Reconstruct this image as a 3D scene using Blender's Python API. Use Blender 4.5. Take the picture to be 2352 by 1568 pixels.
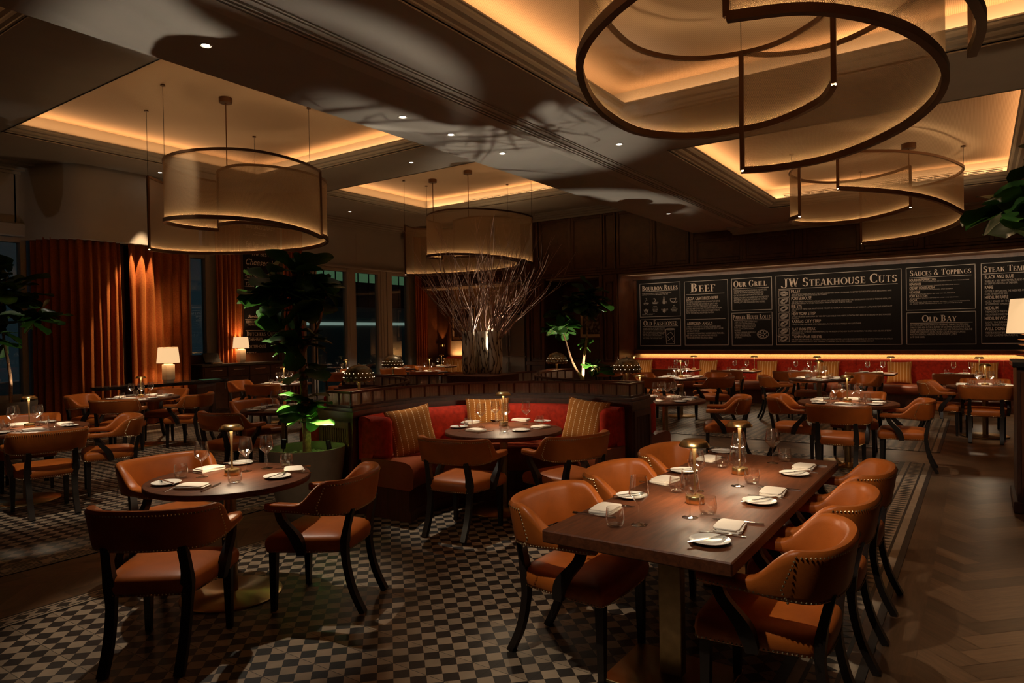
import bpy, bmesh, math, random
from mathutils import Vector, Matrix
for o in list(bpy.data.objects): bpy.data.objects.remove(o, do_unlink=True)
SC = bpy.context.scene
COL = SC.collection
PI = math.pi
rnd = random.Random(7)

# ------------------------------------------------------------------ camera
cd = bpy.data.cameras.new('camera'); cam = bpy.data.objects.new('camera', cd); COL.objects.link(cam)
cd.sensor_width = 36.0; cd.lens = 36.0*1556.738/2352; cd.clip_start = .05; cd.clip_end = 200
R_ = Vector((.82341243, .56720654, -.01639242)); U_ = Vector((.00755625, .01792541, .99981077)); F_ = Vector((-.56739305, .82338049, -.01047405))
cam.matrix_world = Matrix(((R_.x, U_.x, -F_.x, 0), (R_.y, U_.y, -F_.y, 0), (R_.z, U_.z, -F_.z, 1.65), (0, 0, 0, 1)))
SC.camera = cam
# ------------------------------------------------------------------ view, world
SC.view_settings.view_transform = 'Standard'; SC.view_settings.look = 'None'
SC.view_settings.gamma = 1; SC.view_settings.use_curve_mapping = False
SC.view_settings.exposure = 0.7
w = bpy.data.worlds.new('night'); SC.world = w; w.use_nodes = True
w.node_tree.nodes['Background'].inputs[0].default_value = (.010, .016, .022, 1); w.node_tree.nodes['Background'].inputs[1].default_value = .6
cy = SC.cycles
cy.use_denoising = True
try: cy.denoiser = 'OPENIMAGEDENOISE'
except Exception: pass
cy.max_bounces = 7; cy.diffuse_bounces = 4; cy.glossy_bounces = 3; cy.transmission_bounces = 4; cy.transparent_max_bounces = 24
cy.caustics_reflective = False; cy.caustics_refractive = False; cy.sample_clamp_indirect = 3.0; cy.sample_clamp_direct = 0
cy.use_light_tree = True
# light levels
L_COVE = 2.5; L_STRIP = 110.0; L_SPOT = 1.0; L_LAMP = 1.0
AMBER = (1.0, .52, .22); WARM = (1.0, .66, .36); SOFT = (1.0, .76, .50); COOL = (1.0, .86, .68)

def lamp(kind, name, loc, energy, color=WARM, to=None, parent=None, **kw):
    l = bpy.data.lights.new(name, kind); l.energy = energy; l.color = color
    for k, v in kw.items(): setattr(l, k, v)
    o = bpy.data.objects.new(name, l); COL.objects.link(o); o.location = loc
    if to is not None: o.rotation_euler = (Vector(to)-Vector(loc)).to_track_quat('-Z', 'Y').to_euler()
    if parent: o.parent = parent
    return o

# ------------------------------------------------------------------ materials
def new_mat(name):
    m = bpy.data.materials.new(name); m.use_nodes = True; nt = m.node_tree
    return m, nt, nt.nodes['Principled BSDF']
def node(nt, t, **kw):
    n = nt.nodes.new(t)
    for k, v in kw.items():
        if k.startswith('i_'):
            key = k[2:]; key = int(key) if key.isdigit() else key
            n.inputs[key].default_value = v
        else: setattr(n, k, v)
    return n
def math_n(nt, op, a, b=None):
    n = nt.nodes.new('ShaderNodeMath'); n.operation = op
    for i, v in enumerate((a, b)):
        if v is None: continue
        if isinstance(v, (int, float)): n.inputs[i].default_value = v
        else: nt.links.new(v, n.inputs[i])
    return n.outputs[0]
def c4(c): return (c[0], c[1], c[2], 1)
def ramp(nt, fac, stops):
    r = nt.nodes.new('ShaderNodeValToRGB'); e = r.color_ramp.elements
    while len(e) < len(stops): e.new(.5)
    for el, (p, c) in zip(e, stops): el.position = p; el.color = c4(c)
    nt.links.new(fac, r.inputs[0]); return r.outputs[0]
def mat(name, col, rough=.5, metal=0.0, spec=.5, var=.0, vscale=6.0, bump=0.0, bscale=60.0, sheen=0.0, coat=0.0, emit=None, estr=0.0, trans=0.0):
    m, nt, b = new_mat(name)
    b.inputs['Base Color'].default_value = c4(col); b.inputs['Roughness'].default_value = rough; b.inputs['Metallic'].default_value = metal
    b.inputs['Specular IOR Level'].default_value = spec
    if sheen: b.inputs['Sheen Weight'].default_value = sheen; b.inputs['Sheen Roughness'].default_value = .4; b.inputs['Sheen Tint'].default_value = c4([min(1, c*2+.05) for c in col])
    if coat: b.inputs['Coat Weight'].default_value = coat; b.inputs['Coat Roughness'].default_value = .15
    if trans: b.inputs['Transmission Weight'].default_value = trans
    if emit: b.inputs['Emission Color'].default_value = c4(emit); b.inputs['Emission Strength'].default_value = estr
    tc = node(nt, 'ShaderNodeTexCoord')
    if var:
        n = node(nt, 'ShaderNodeTexNoise', i_Scale=vscale, i_Detail=4.0); nt.links.new(tc.outputs['Object'], n.inputs['Vector'])
        nt.links.new(ramp(nt, n.outputs['Fac'], [(.3, [c*(1-var) for c in col]), (.7, [min(1, c*(1+var)) for c in col])]), b.inputs['Base Color'])
    if bump:
        n = node(nt, 'ShaderNodeTexNoise', i_Scale=bscale, i_Detail=3.0); nt.links.new(tc.outputs['Object'], n.inputs['Vector'])
        bp = node(nt, 'ShaderNodeBump', i_Strength=bump, i_Distance=.01); nt.links.new(n.outputs['Fac'], bp.inputs['Height']); nt.links.new(bp.outputs[0], b.inputs['Normal'])
    return m
def wood(name, c1, c2, scale=(1, 1, 1), rough=.35, spec=.5, freq=9.0, coat=0.0, bump=.15):
    m, nt, b = new_mat(name)
    tc = node(nt, 'ShaderNodeTexCoord'); mp = node(nt, 'ShaderNodeMapping'); mp.inputs['Scale'].default_value = scale
    nt.links.new(tc.outputs['Object'], mp.inputs['Vector'])
    n = node(nt, 'ShaderNodeTexNoise', i_Scale=freq, i_Detail=6.0, i_Roughness=.62, i_Distortion=.6); nt.links.new(mp.outputs[0], n.inputs['Vector'])
    nt.links.new(ramp(nt, n.outputs['Fac'], [(.28, c1), (.5, [(a+d)/2 for a, d in zip(c1, c2)]), (.72, c2)]), b.inputs['Base Color'])
    b.inputs['Roughness'].default_value = rough; b.inputs['Specular IOR Level'].default_value = spec
    if coat: b.inputs['Coat Weight'].default_value = coat; b.inputs['Coat Roughness'].default_value = .2
    if bump:
        bp = node(nt, 'ShaderNodeBump', i_Strength=bump, i_Distance=.004); nt.links.new(n.outputs['Fac'], bp.inputs['Height']); nt.links.new(bp.outputs[0], b.inputs['Normal'])
    return m
def glass_mat(name, tint=(1, 1, 1), refl=1.0, rough=.0, fac=.12, rib=0):
    # clear thin glass: see-through with a mirror reflection that grows at grazing angles
    m, nt, b = new_mat(name); nt.nodes.remove(b)
    t = node(nt, 'ShaderNodeBsdfTransparent'); t.inputs[0].default_value = c4(tint)
    g = node(nt, 'ShaderNodeBsdfGlossy'); g.inputs['Roughness'].default_value = rough; g.inputs[0].default_value = (refl, refl, refl, 1)
    lw = node(nt, 'ShaderNodeLayerWeight'); lw.inputs['Blend'].default_value = .5
    f = math_n(nt, 'ADD', math_n(nt, 'MULTIPLY', math_n(nt, 'POWER', lw.outputs['Facing'], 2.0), fac), .07)
    mx = node(nt, 'ShaderNodeMixShader'); nt.links.new(f, mx.inputs[0]); nt.links.new(t.outputs[0], mx.inputs[1]); nt.links.new(g.outputs[0], mx.inputs[2])
    nt.links.new(mx.outputs[0], nt.nodes['Material Output'].inputs[0]); return m

M = {}
M['paint'] = mat('warm_grey_paint', (.36, .33, .28), .6, var=.05, vscale=2)
M['paint_white'] = mat('off_white_paint', (.42, .385, .34), .55, var=.04, vscale=2)
M['crown'] = mat('crown_paint', (.42, .39, .33), .5)
M['soffit'] = mat('soffit_timber', (.42, .30, .20), .5, var=.08)
def weave():
    m, nt, b = new_mat('woven_ceiling_covering')
    tc = node(nt, 'ShaderNodeTexCoord'); wv = node(nt, 'ShaderNodeTexWave', i_Scale=22.0, i_Distortion=.4, i_Detail=2.0); wv.bands_direction = 'X'
    w2 = node(nt, 'ShaderNodeTexWave', i_Scale=22.0, i_Distortion=.4); w2.bands_direction = 'Y'
    nt.links.new(tc.outputs['Object'], wv.inputs['Vector']); nt.links.new(tc.outputs['Object'], w2.inputs['Vector'])
    f = math_n(nt, 'MULTIPLY', wv.outputs['Fac'], w2.outputs['Fac'])
    nt.links.new(ramp(nt, f, [(0, (.52, .38, .25)), (.55, (.46, .33, .21)), (.9, (.22, .13, .07))]), b.inputs['Base Color'])
    b.inputs['Roughness'].default_value = .7; return m
M['weave'] = weave()
M['wall_wood'] = wood('mahogany_panelling', (.055, .018, .007), (.13, .045, .016), (1.6, 1.6, .35), .32, .5, 7)
M['wall_wood2'] = wood('mahogany_burr', (.06, .019, .007), (.125, .042, .015), (1, 1, 1), .30, .5, 5)
M['dark_wood'] = wood('dark_walnut', (.03, .011, .006), (.07, .025, .012), (3, 3, .6), .38, .5, 8)
M['table_wood'] = wood('table_oak', (.060, .019, .008), (.140, .044, .017), (8, .9, 8), .48, .20, 5, bump=.25)
M['table_wood2'] = wood('table_oak_round', (.060, .019, .008), (.135, .043, .017), (6, .8, 6), .48, .20, 5)
M['plinth'] = wood('plinth_wood', (.055, .016, .009), (.11, .034, .017), (6, 6, .5), .35, .5, 6)
M['leg'] = mat('ebonised_wood', (.016, .011, .009), .38, spec=.5)
M['leather'] = mat('tan_leather', (.43, .108, .016), .40, spec=.35, var=.16, vscale=7, bump=.06, bscale=180)
M['leather_red'] = mat('chestnut_leather', (.27, .060, .020), .34, spec=.5, var=.14, vscale=5, bump=.05, bscale=150)
M['velvet'] = mat('rust_red_velvet', (.40, .022, .006), .8, spec=.2, var=.30, vscale=22, sheen=.55)
M['brass'] = mat('brushed_brass', (.72, .50, .22), .28, 1.0)
M['brass_dark'] = mat('aged_brass', (.42, .31, .17), .34, 1.0, var=.15, vscale=20)
M['dome'] = mat('olive_brass', (.26, .19, .10), .34, .65, var=.15, vscale=20)
M['bronze'] = mat('dark_bronze', (.10, .05, .025), .4, .7)
M['steel'] = mat('polished_steel', (.75, .73, .70), .16, 1.0)
M['fridge'] = mat('brushed_steel', (.30, .26, .22), .28, .85)
M['china'] = mat('white_china', (.78, .74, .66), .22, spec=.5)
M['linen'] = mat('white_linen', (.78, .69, .58), .85, bump=.25, bscale=220)
M['black'] = mat('black_satin', (.010, .009, .009), .4)
M['marble_black'] = mat('black_marble', (.02, .018, .017), .15, var=.5, vscale=8)
M['granite'] = mat('speckled_granite', (.10, .09, .085), .3, var=.7, vscale=90)
M['board'] = mat('chalkboard', (.014, .012, .011), .75, spec=.15, var=.15, vscale=3)
M['chalk'] = mat('cream_chalk_paint', (.66, .54, .45), .9, spec=.1)
M['chalk2'] = mat('grey_chalk_paint', (.50, .44, .39), .9, spec=.1)
M['trunk'] = mat('fig_bark', (.30, .16, .075), .8, var=.5, vscale=28, bump=.6, bscale=50)
M['pot'] = mat('stone_planter', (.21, .17, .125), .8, var=.1, vscale=10)
M['pebble'] = mat('pale_pebble', (.42, .37, .31), .6)
M['twig'] = mat('bare_twig', (.32, .19, .13), .7, var=.3, vscale=9)
M['window_frame'] = mat('window_paint', (.40, .35, .30), .45)
M['glass'] = glass_mat('clear_glass', (.985, .985, .98), 1.0, .05, .75)
M['pane'] = glass_mat('window_glass', (.75, .85, .80), .9, .0, .6)
M['marble_white'] = mat('white_marble', (.72, .68, .62), .3, var=.08, vscale=7)
M['paper'] = mat('green_menu_card', (.05, .30, .24), .7)
M['wallpaper'] = mat('woven_wallpaper', (.42, .31, .19), .8, var=.12, vscale=70)
M['grasscloth'] = mat('grasscloth', (.62, .40, .17), .8, var=.28, vscale=90)
M['canvas'] = mat('linen_shade', (.80, .62, .42), .9)
M['garden'] = mat('garden_leaf', (.03, .06, .025), .8, var=.6, vscale=8)
M['outwall'] = mat('outside_render', (.22, .24, .21), .8)
def shade_mat(name, col, emit, s):
    m, nt, b = new_mat(name); b.inputs['Base Color'].default_value = c4(col); b.inputs['Roughness'].default_value = .9
    b.inputs['Emission Color'].default_value = c4(emit); b.inputs['Emission Strength'].default_value = s; return m
M['shade'] = shade_mat('lit_linen_shade', (.55, .42, .28), (1.0, .62, .30), .55)
M['led'] = shade_mat('led_diffuser', (.8, .7, .5), (1.0, .80, .50), 9.0)
M['ledlow'] = shade_mat('led_strip', (.8, .7, .5), (1.0, .66, .34), L_STRIP)
M['dot'] = shade_mat('pierced_glow', (.8, .7, .5), (1.0, .80, .50), 2.5)
M['down'] = shade_mat('downlight_lens', (.8, .8, .7), (1.0, .90, .72), 14.0)
M['glow'] = shade_mat('uplight_lens', (.8, .8, .7), (1.0, .86, .60), 6.0)
def mesh_mat():
    m, nt, b = new_mat('perforated_bronze_mesh')
    b.inputs['Base Color'].default_value = (.34, .225, .125, 1); b.inputs['Roughness'].default_value = .55; b.inputs['Metallic'].default_value = .2
    tl = node(nt, 'ShaderNodeBsdfTranslucent'); tl.inputs[0].default_value = (.42, .29, .165, 1)
    m1 = node(nt, 'ShaderNodeMixShader'); m1.inputs[0].default_value = .4; nt.links.new(b.outputs[0], m1.inputs[1]); nt.links.new(tl.outputs[0], m1.inputs[2])
    tr = node(nt, 'ShaderNodeBsdfTransparent'); m2 = node(nt, 'ShaderNodeMixShader')
    tc = node(nt, 'ShaderNodeTexCoord'); sp = node(nt, 'ShaderNodeSeparateXYZ'); nt.links.new(tc.outputs['UV'], sp.inputs[0])
    su = math_n(nt, 'SINE', math_n(nt, 'MULTIPLY', sp.outputs[0], 2*PI/.012)); sv = math_n(nt, 'SINE', math_n(nt, 'MULTIPLY', sp.outputs[1], 2*PI/.012))
    f = math_n(nt, 'ADD', math_n(nt, 'MULTIPLY', math_n(nt, 'MULTIPLY', su, sv), .22), .58)
    nt.links.new(f, m2.inputs[0]); nt.links.new(tr.outputs[0], m2.inputs[1]); nt.links.new(m1.outputs[0], m2.inputs[2])
    nt.links.new(m2.outputs[0], nt.nodes['Material Output'].inputs[0]); return m
M['mesh'] = mesh_mat()
def leaf_mat():
    m, nt, b = new_mat('fig_leaf')
    at = node(nt, 'ShaderNodeAttribute', attribute_name='tone')
    nt.links.new(ramp(nt, at.outputs['Fac'], [(0, (.012, .035, .008)), (.6, (.03, .085, .014)), (1, (.075, .17, .02))]), b.inputs['Base Color'])
    b.inputs['Roughness'].default_value = .38; b.inputs['Specular IOR Level'].default_value = .5
    tl = node(nt, 'ShaderNodeBsdfTranslucent'); tl.inputs[0].default_value = (.03, .10, .012, 1)
    mx = node(nt, 'ShaderNodeMixShader'); mx.inputs[0].default_value = .25; nt.links.new(b.outputs[0], mx.inputs[1]); nt.links.new(tl.outputs[0], mx.inputs[2])
    nt.links.new(mx.outputs[0], nt.nodes['Material Output'].inputs[0]); return m
M['leaf'] = leaf_mat()
def stripe_mat():
    # mustard cushion cover with rows of cream stitches, in the cushion's own UV
    m, nt, b = new_mat('stitched_mustard_cloth')
    tc = node(nt, 'ShaderNodeTexCoord'); sp = node(nt, 'ShaderNodeSeparateXYZ'); nt.links.new(tc.outputs['UV'], sp.inputs[0])
    fu = math_n(nt, 'FRACT', math_n(nt, 'MULTIPLY', sp.outputs[0], 8.0)); fv = math_n(nt, 'FRACT', math_n(nt, 'MULTIPLY', sp.outputs[1], 22.0))
    a = math_n(nt, 'LESS_THAN', math_n(nt, 'ABSOLUTE', math_n(nt, 'SUBTRACT', fu, .5)), .075); c = math_n(nt, 'GREATER_THAN', fv, .38)
    f = math_n(nt, 'MULTIPLY', a, c)
    n = node(nt, 'ShaderNodeTexNoise', i_Scale=60.0, i_Detail=3.0); nt.links.new(tc.outputs['UV'], n.inputs['Vector'])
    base = ramp(nt, n.outputs['Fac'], [(.3, (.30, .095, .008)), (.7, (.50, .175, .016))])
    mx = node(nt, 'ShaderNodeMix', data_type='RGBA'); nt.links.new(f, mx.inputs[0]); nt.links.new(base, mx.inputs[6]); mx.inputs[7].default_value = (.85, .62, .34, 1)
    nt.links.new(mx.outputs[2], b.inputs['Base Color']); b.inputs['Roughness'].default_value = .9
    bp = node(nt, 'ShaderNodeBump', i_Strength=.4, i_Distance=.004); nt.links.new(n.outputs['Fac'], bp.inputs['Height']); nt.links.new(bp.outputs[0], b.inputs['Normal'])
    return m
M['cushion'] = stripe_mat()
def curtain_mat():
    m, nt, b = new_mat('burnt_orange_velvet'); b.inputs['Roughness'].default_value = .75; b.inputs['Specular IOR Level'].default_value = .2
    tc = node(nt, 'ShaderNodeTexCoord'); n = node(nt, 'ShaderNodeTexNoise', i_Scale=40.0, i_Detail=5.0); nt.links.new(tc.outputs['Object'], n.inputs['Vector'])
    nt.links.new(ramp(nt, n.outputs['Fac'], [(.3, (.26, .060, .012)), (.7, (.40, .105, .022))]), b.inputs['Base Color'])
    b.inputs['Sheen Weight'].default_value = .35; b.inputs['Sheen Tint'].default_value = (.9, .4, .1, 1); return m
M['curtain'] = curtain_mat()
def vase_mat():
    m, nt, b = new_mat('swirled_onyx'); b.inputs['Roughness'].default_value = .2
    tc = node(nt, 'ShaderNodeTexCoord'); mp = node(nt, 'ShaderNodeMapping'); mp.inputs['Scale'].default_value = (1, 1, .32); nt.links.new(tc.outputs['Object'], mp.inputs['Vector'])
    wv = node(nt, 'ShaderNodeTexWave', i_Scale=6.0, i_Distortion=14.0, i_Detail=3.0); wv.inputs['Detail Scale'].default_value = 1.6; nt.links.new(mp.outputs[0], wv.inputs['Vector'])
    nt.links.new(ramp(nt, wv.outputs['Fac'], [(.0, (.03, .022, .018)), (.10, (.30, .24, .17)), (.30, (.62, .55, .43)), (1, (.70, .64, .53))]), b.inputs['Base Color']); return m
M['vase'] = vase_mat()
def rib_mat():
    # reeded screen glass: milky, half see-through, ribs as a wave across the pane
    m, nt, b = new_mat('reeded_glass'); b.inputs['Base Color'].default_value = (.80, .70, .60, 1); b.inputs['Roughness'].default_value = .22; b.inputs['Specular IOR Level'].default_value = .8
    tc = node(nt, 'ShaderNodeTexCoord'); sp = node(nt, 'ShaderNodeSeparateXYZ'); nt.links.new(tc.outputs['UV'], sp.inputs[0])
    s = math_n(nt, 'SINE', math_n(nt, 'MULTIPLY', sp.outputs[0], 2*PI*12)); f = math_n(nt, 'ADD', math_n(nt, 'MULTIPLY', s, .20), .66)
    bp = node(nt, 'ShaderNodeBump', i_Strength=.8, i_Distance=.01); nt.links.new(s, bp.inputs['Height']); nt.links.new(bp.outputs[0], b.inputs['Normal'])
    tr = node(nt, 'ShaderNodeBsdfTransparent'); mx = node(nt, 'ShaderNodeMixShader'); nt.links.new(f, mx.inputs[0]); nt.links.new(tr.outputs[0], mx.inputs[1]); nt.links.new(b.outputs[0], mx.inputs[2])
    nt.links.new(mx.outputs[0], nt.nodes['Material Output'].inputs[0]); return m
M['reeded'] = rib_mat()
def tile_mat(name, size, light, dark, grout=.222):
    # encaustic tile: small diagonal chequers, a grout line round every square tile, tiles of slightly different strength
    m, nt, b = new_mat(name)
    g = node(nt, 'ShaderNodeTexCoord'); mp = node(nt, 'ShaderNodeMapping'); mp.inputs['Rotation'].default_value = (0, 0, PI/4); mp.inputs['Location'].default_value = (0, 0, .3)
    nt.links.new(g.outputs['Object'], mp.inputs['Vector'])
    ck = node(nt, 'ShaderNodeTexChecker', i_Scale=1/size); nt.links.new(mp.outputs[0], ck.inputs['Vector'])
    ck.inputs['Color1'].default_value = c4(light); ck.inputs['Color2'].default_value = c4(dark)
    sp = node(nt, 'ShaderNodeSeparateXYZ'); nt.links.new(g.outputs['Object'], sp.inputs[0])
    gx = math_n(nt, 'DIVIDE', sp.outputs[0], grout); gy = math_n(nt, 'DIVIDE', sp.outputs[1], grout)
    lx = math_n(nt, 'LESS_THAN', math_n(nt, 'FRACT', gx), .018); ly = math_n(nt, 'LESS_THAN', math_n(nt, 'FRACT', gy), .018)
    wn = node(nt, 'ShaderNodeTexWhiteNoise', noise_dimensions='2D'); cb = node(nt, 'ShaderNodeCombineXYZ')
    nt.links.new(math_n(nt, 'FLOOR', gx), cb.inputs[0]); nt.links.new(math_n(nt, 'FLOOR', gy), cb.inputs[1]); nt.links.new(cb.outputs[0], wn.inputs['Vector'])
    no = node(nt, 'ShaderNodeTexNoise', i_Scale=9.0, i_Detail=5.0); nt.links.new(g.outputs['Object'], no.inputs['Vector'])
    k = math_n(nt, 'MULTIPLY', math_n(nt, 'ADD', math_n(nt, 'MULTIPLY', wn.outputs['Value'], .35), .72), math_n(nt, 'ADD', math_n(nt, 'MULTIPLY', no.outputs['Fac'], .7), .65))
    k = math_n(nt, 'MULTIPLY', k, math_n(nt, 'SUBTRACT', 1.0, math_n(nt, 'MULTIPLY', math_n(nt, 'MAXIMUM', lx, ly), .8)))
    vm = node(nt, 'ShaderNodeVectorMath', operation='SCALE'); nt.links.new(ck.outputs['Color'], vm.inputs[0]); nt.links.new(k, vm.inputs['Scale'])
    nt.links.new(vm.outputs[0], b.inputs['Base Color']); b.inputs['Roughness'].default_value = .42; b.inputs['Specular IOR Level'].default_value = .4
    return m
M['tile'] = tile_mat('chequered_encaustic_tile', .0785, (.34, .25, .165), (.022, .018, .015))
M['tile_light'] = mat('cream_tile', (.34, .25, .165), .42, var=.15, vscale=12)
M['tile_dark'] = mat('black_tile', (.022, .018, .015), .42)
def plank_mat():
    m, nt, b = new_mat('oak_planks')
    at = node(nt, 'ShaderNodeAttribute', attribute_name='tone'); uv = node(nt, 'ShaderNodeTexCoord'); mp = node(nt, 'ShaderNodeMapping'); mp.inputs['Scale'].default_value = (1.6, 16, 1)
    nt.links.new(uv.outputs['UV'], mp.inputs['Vector'])
    n = node(nt, 'ShaderNodeTexNoise', i_Scale=3.0, i_Detail=7.0, i_Roughness=.65, i_Distortion=.8); nt.links.new(mp.outputs[0], n.inputs['Vector'])
    k = math_n(nt, 'MULTIPLY', math_n(nt, 'ADD', math_n(nt, 'MULTIPLY', at.outputs['Fac'], .8), .55), math_n(nt, 'ADD', math_n(nt, 'MULTIPLY', n.outputs['Fac'], 1.3), .35))
    vm = node(nt, 'ShaderNodeVectorMath', operation='SCALE'); vm.inputs[0].default_value = (.155, .085, .042); nt.links.new(k, vm.inputs['Scale'])
    nt.links.new(vm.outputs[0], b.inputs['Base Color']); b.inputs['Roughness'].default_value = .36; b.inputs['Specular IOR Level'].default_value = .45
    bp = node(nt, 'ShaderNodeBump', i_Strength=.15, i_Distance=.003); nt.links.new(n.outputs['Fac'], bp.inputs['Height']); nt.links.new(bp.outputs[0], b.inputs['Normal'])
    return m
M['planks'] = plank_mat()
def picture_mat():
    m, nt, b = new_mat('old_photograph_print')
    tc = node(nt, 'ShaderNodeTexCoord'); n = node(nt, 'ShaderNodeTexNoise', i_Scale=5.0, i_Detail=5.0, i_Distortion=1.5); nt.links.new(tc.outputs['Object'], n.inputs['Vector'])
    nt.links.new(ramp(nt, n.outputs['Fac'], [(.42, (.025, .012, .008)), (.52, (.10, .06, .04)), (.64, (.45, .36, .28))]), b.inputs['Base Color']); b.inputs['Roughness'].default_value = .4; return m
M['print'] = picture_mat()

# ------------------------------------------------------------------ mesh building
class MB:
    def __init__(s): s.v = []; s.f = []; s.uv = None; s.tone = None
    def add(s, vs, fs):
        o = len(s.v); s.v += [tuple(p) for p in vs]; s.f += [tuple(i+o for i in f) for f in fs]; return s
    def box(s, x0, y0, z0, x1, y1, z1, bev=0.0, m=None):
        if bev <= 0:
            vs = [(x0,y0,z0),(x1,y0,z0),(x1,y1,z0),(x0,y1,z0),(x0,y0,z1),(x1,y0,z1),(x1,y1,z1),(x0,y1,z1)]
            fs = [(3,2,1,0),(4,5,6,7),(0,1,5,4),(1,2,6,5),(2,3,7,6),(3,0,4,7)]
        else:
            b = min(bev, (x1-x0)/2.01, (y1-y0)/2.01, (z1-z0)/2.01); vs = []; fs = []
            def ring(d, z): return [(x0+d,y0+b+0,z),(x0+b,y0+d,z),(x1-b,y0+d,z),(x1-d,y0+b,z),(x1-d,y1-b,z),(x1-b,y1-d,z),(x0+b,y1-d,z),(x0+d,y1-b,z)]
            for d, z in ((b*.9, z0), (0, z0+b), (0, z1-b), (b*.9, z1)): vs += ring(d, z)
            for k in range(3):
                for i in range(8): j = (i+1) % 8; fs.append((k*8+i, k*8+j, k*8+8+j, k*8+8+i))
            fs.append(tuple(range(7, -1, -1))); fs.append(tuple(range(24, 32)))
        if m: vs = [m @ Vector(p) for p in vs]
        return s.add(vs, fs)
    def lathe(s, prof, n=24, c=(0, 0, 0), cap0=True, cap1=True, wob=None):
        vs = []; fs = []
        for i, (r, z) in enumerate(prof):
            for k in range(n):
                a = 2*PI*k/n; dz = wob(i, k) if wob else 0
                vs.append((c[0]+r*math.cos(a), c[1]+r*math.sin(a), c[2]+z+dz))
        for i in range(len(prof)-1):
            for k in range(n): j = (k+1) % n; fs.append((i*n+k, i*n+j, i*n+n+j, i*n+n+k))
        if cap0 and prof[0][0] > 1e-5: fs.append(tuple(range(n-1, -1, -1)))
        if cap1 and prof[-1][0] > 1e-5: fs.append(tuple(range((len(prof)-1)*n, len(prof)*n)))
        return s.add(vs, fs)
    def tube(s, pts, r, n=8, cap=True, sq=None):
        # sweep a circle (or a rectangle sq=(w,d) with w along 'side') along pts; r may be a list
        pts = [Vector(p) for p in pts]; m = len(pts); rs = r if isinstance(r, (list, tuple)) else [r]*m
        up = Vector((0, 0, 1)); vs = []; fs = []; prev = None
        for i, p in enumerate(pts):
            t = (pts[min(i+1, m-1)]-pts[max(i-1, 0)]).normalized()
            if prev is None:
                a = up if abs(t.z) < .9 else Vector((1, 0, 0)); x = t.cross(a).normalized()
            else:
                x = (prev - t*prev.dot(t)).normalized()
            prev = x; y = t.cross(x)
            if sq:
                wd, dp = sq[0]*rs[i], sq[1]*rs[i]
                for sx, sy in ((-1,-1),(1,-1),(1,1),(-1,1)): vs.append(p + x*(sx*wd/2) + y*(sy*dp/2))
            else:
                for k in range(n): a = 2*PI*k/n; vs.append(p + (x*math.cos(a)+y*math.sin(a))*rs[i])
        n = 4 if sq else n
        for i in range(m-1):
            for k in range(n): j = (k+1) % n; fs.append((i*n+k, i*n+j, i*n+n+j, i*n+n+k))
        if cap: fs.append(tuple(range(n-1, -1, -1))); fs.append(tuple(range((m-1)*n, m*n)))
        return s.add(vs, fs)
    def prism(s, poly, z0, z1):
        n = len(poly); vs = [(x, y, z0) for x, y in poly]+[(x, y, z1) for x, y in poly]
        fs = [tuple(range(n-1, -1, -1)), tuple(range(n, 2*n))]+[(i, (i+1) % n, n+(i+1) % n, n+i) for i in range(n)]
        return s.add(vs, fs)
    def quad(s, a, b, c, d): return s.add([a, b, c, d], [(0, 1, 2, 3)])
    def grid(s, rows, close=False):
        n = len(rows[0]); vs = [p for r in rows for p in r]; fs = []
        for i in range(len(rows)-1):
            for k in range(n if close else n-1): j = (k+1) % n; fs.append((i*n+k, i*n+j, i*n+n+j, i*n+n+k))
        return s.add(vs, fs)
    def mesh(s, name, smooth=True, ang=40, fix=True):
        me = bpy.data.meshes.new(name); me.from_pydata(s.v, [], s.f)
        if fix:
            bm = bmesh.new(); bm.from_mesh(me); bmesh.ops.recalc_face_normals(bm, faces=bm.faces[:]); bm.to_mesh(me); bm.free()
        if s.uv:
            ul = me.uv_layers.new(name='UVMap')
            for l in me.loops: ul.data[l.index].uv = s.uv[l.vertex_index]
        if s.tone:
            a = me.attributes.new('tone', 'FLOAT', 'POINT'); a.data.foreach_set('value', s.tone)
        if smooth:
            me.shade_smooth()
            try: me.set_sharp_from_angle(angle=math.radians(ang))
            except Exception: pass
        return me
def link(name, me, m, parent=None, loc=(0, 0, 0), rz=0.0):
    o = bpy.data.objects.new(name, me); COL.objects.link(o)
    if m is not None and not me.materials: me.materials.append(m)
    o.location = loc; o.rotation_euler = (0, 0, rz)
    if parent: o.parent = parent
    return o
def obj(name, mb, m, parent=None, smooth=True, ang=40, loc=(0, 0, 0), rz=0.0, fix=True): return link(name, mb.mesh(name, smooth, ang, fix), m, parent, loc, rz)
def tag(o, label, cat, group=None, kind=None):
    o['label'] = label; o['category'] = cat
    if group: o['group'] = group
    if kind: o['kind'] = kind
    return o
def thing(name, label, cat, loc=(0, 0, 0), rz=0.0, group=None):
    o = bpy.data.objects.new(name, None); COL.objects.link(o); o.location = loc; o.rotation_euler = (0, 0, rz); o.empty_display_size = .1
    return tag(o, label, cat, group)
def struct(name, mb, m, smooth=False, **k):
    o = obj(name, mb, m, None, smooth, **k); o['kind'] = 'structure'; return o
def dup(root, loc, rz, label, group=None):
    def cp(o, par):
        c = o.copy(); COL.objects.link(c)
        if par: c.parent = par
        for ch in o.children: cp(ch, c)
        return c
    r = cp(root, None); r.location = loc; r.rotation_euler = (0, 0, rz); r['label'] = label
    if group: r['group'] = group
    return r
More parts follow.
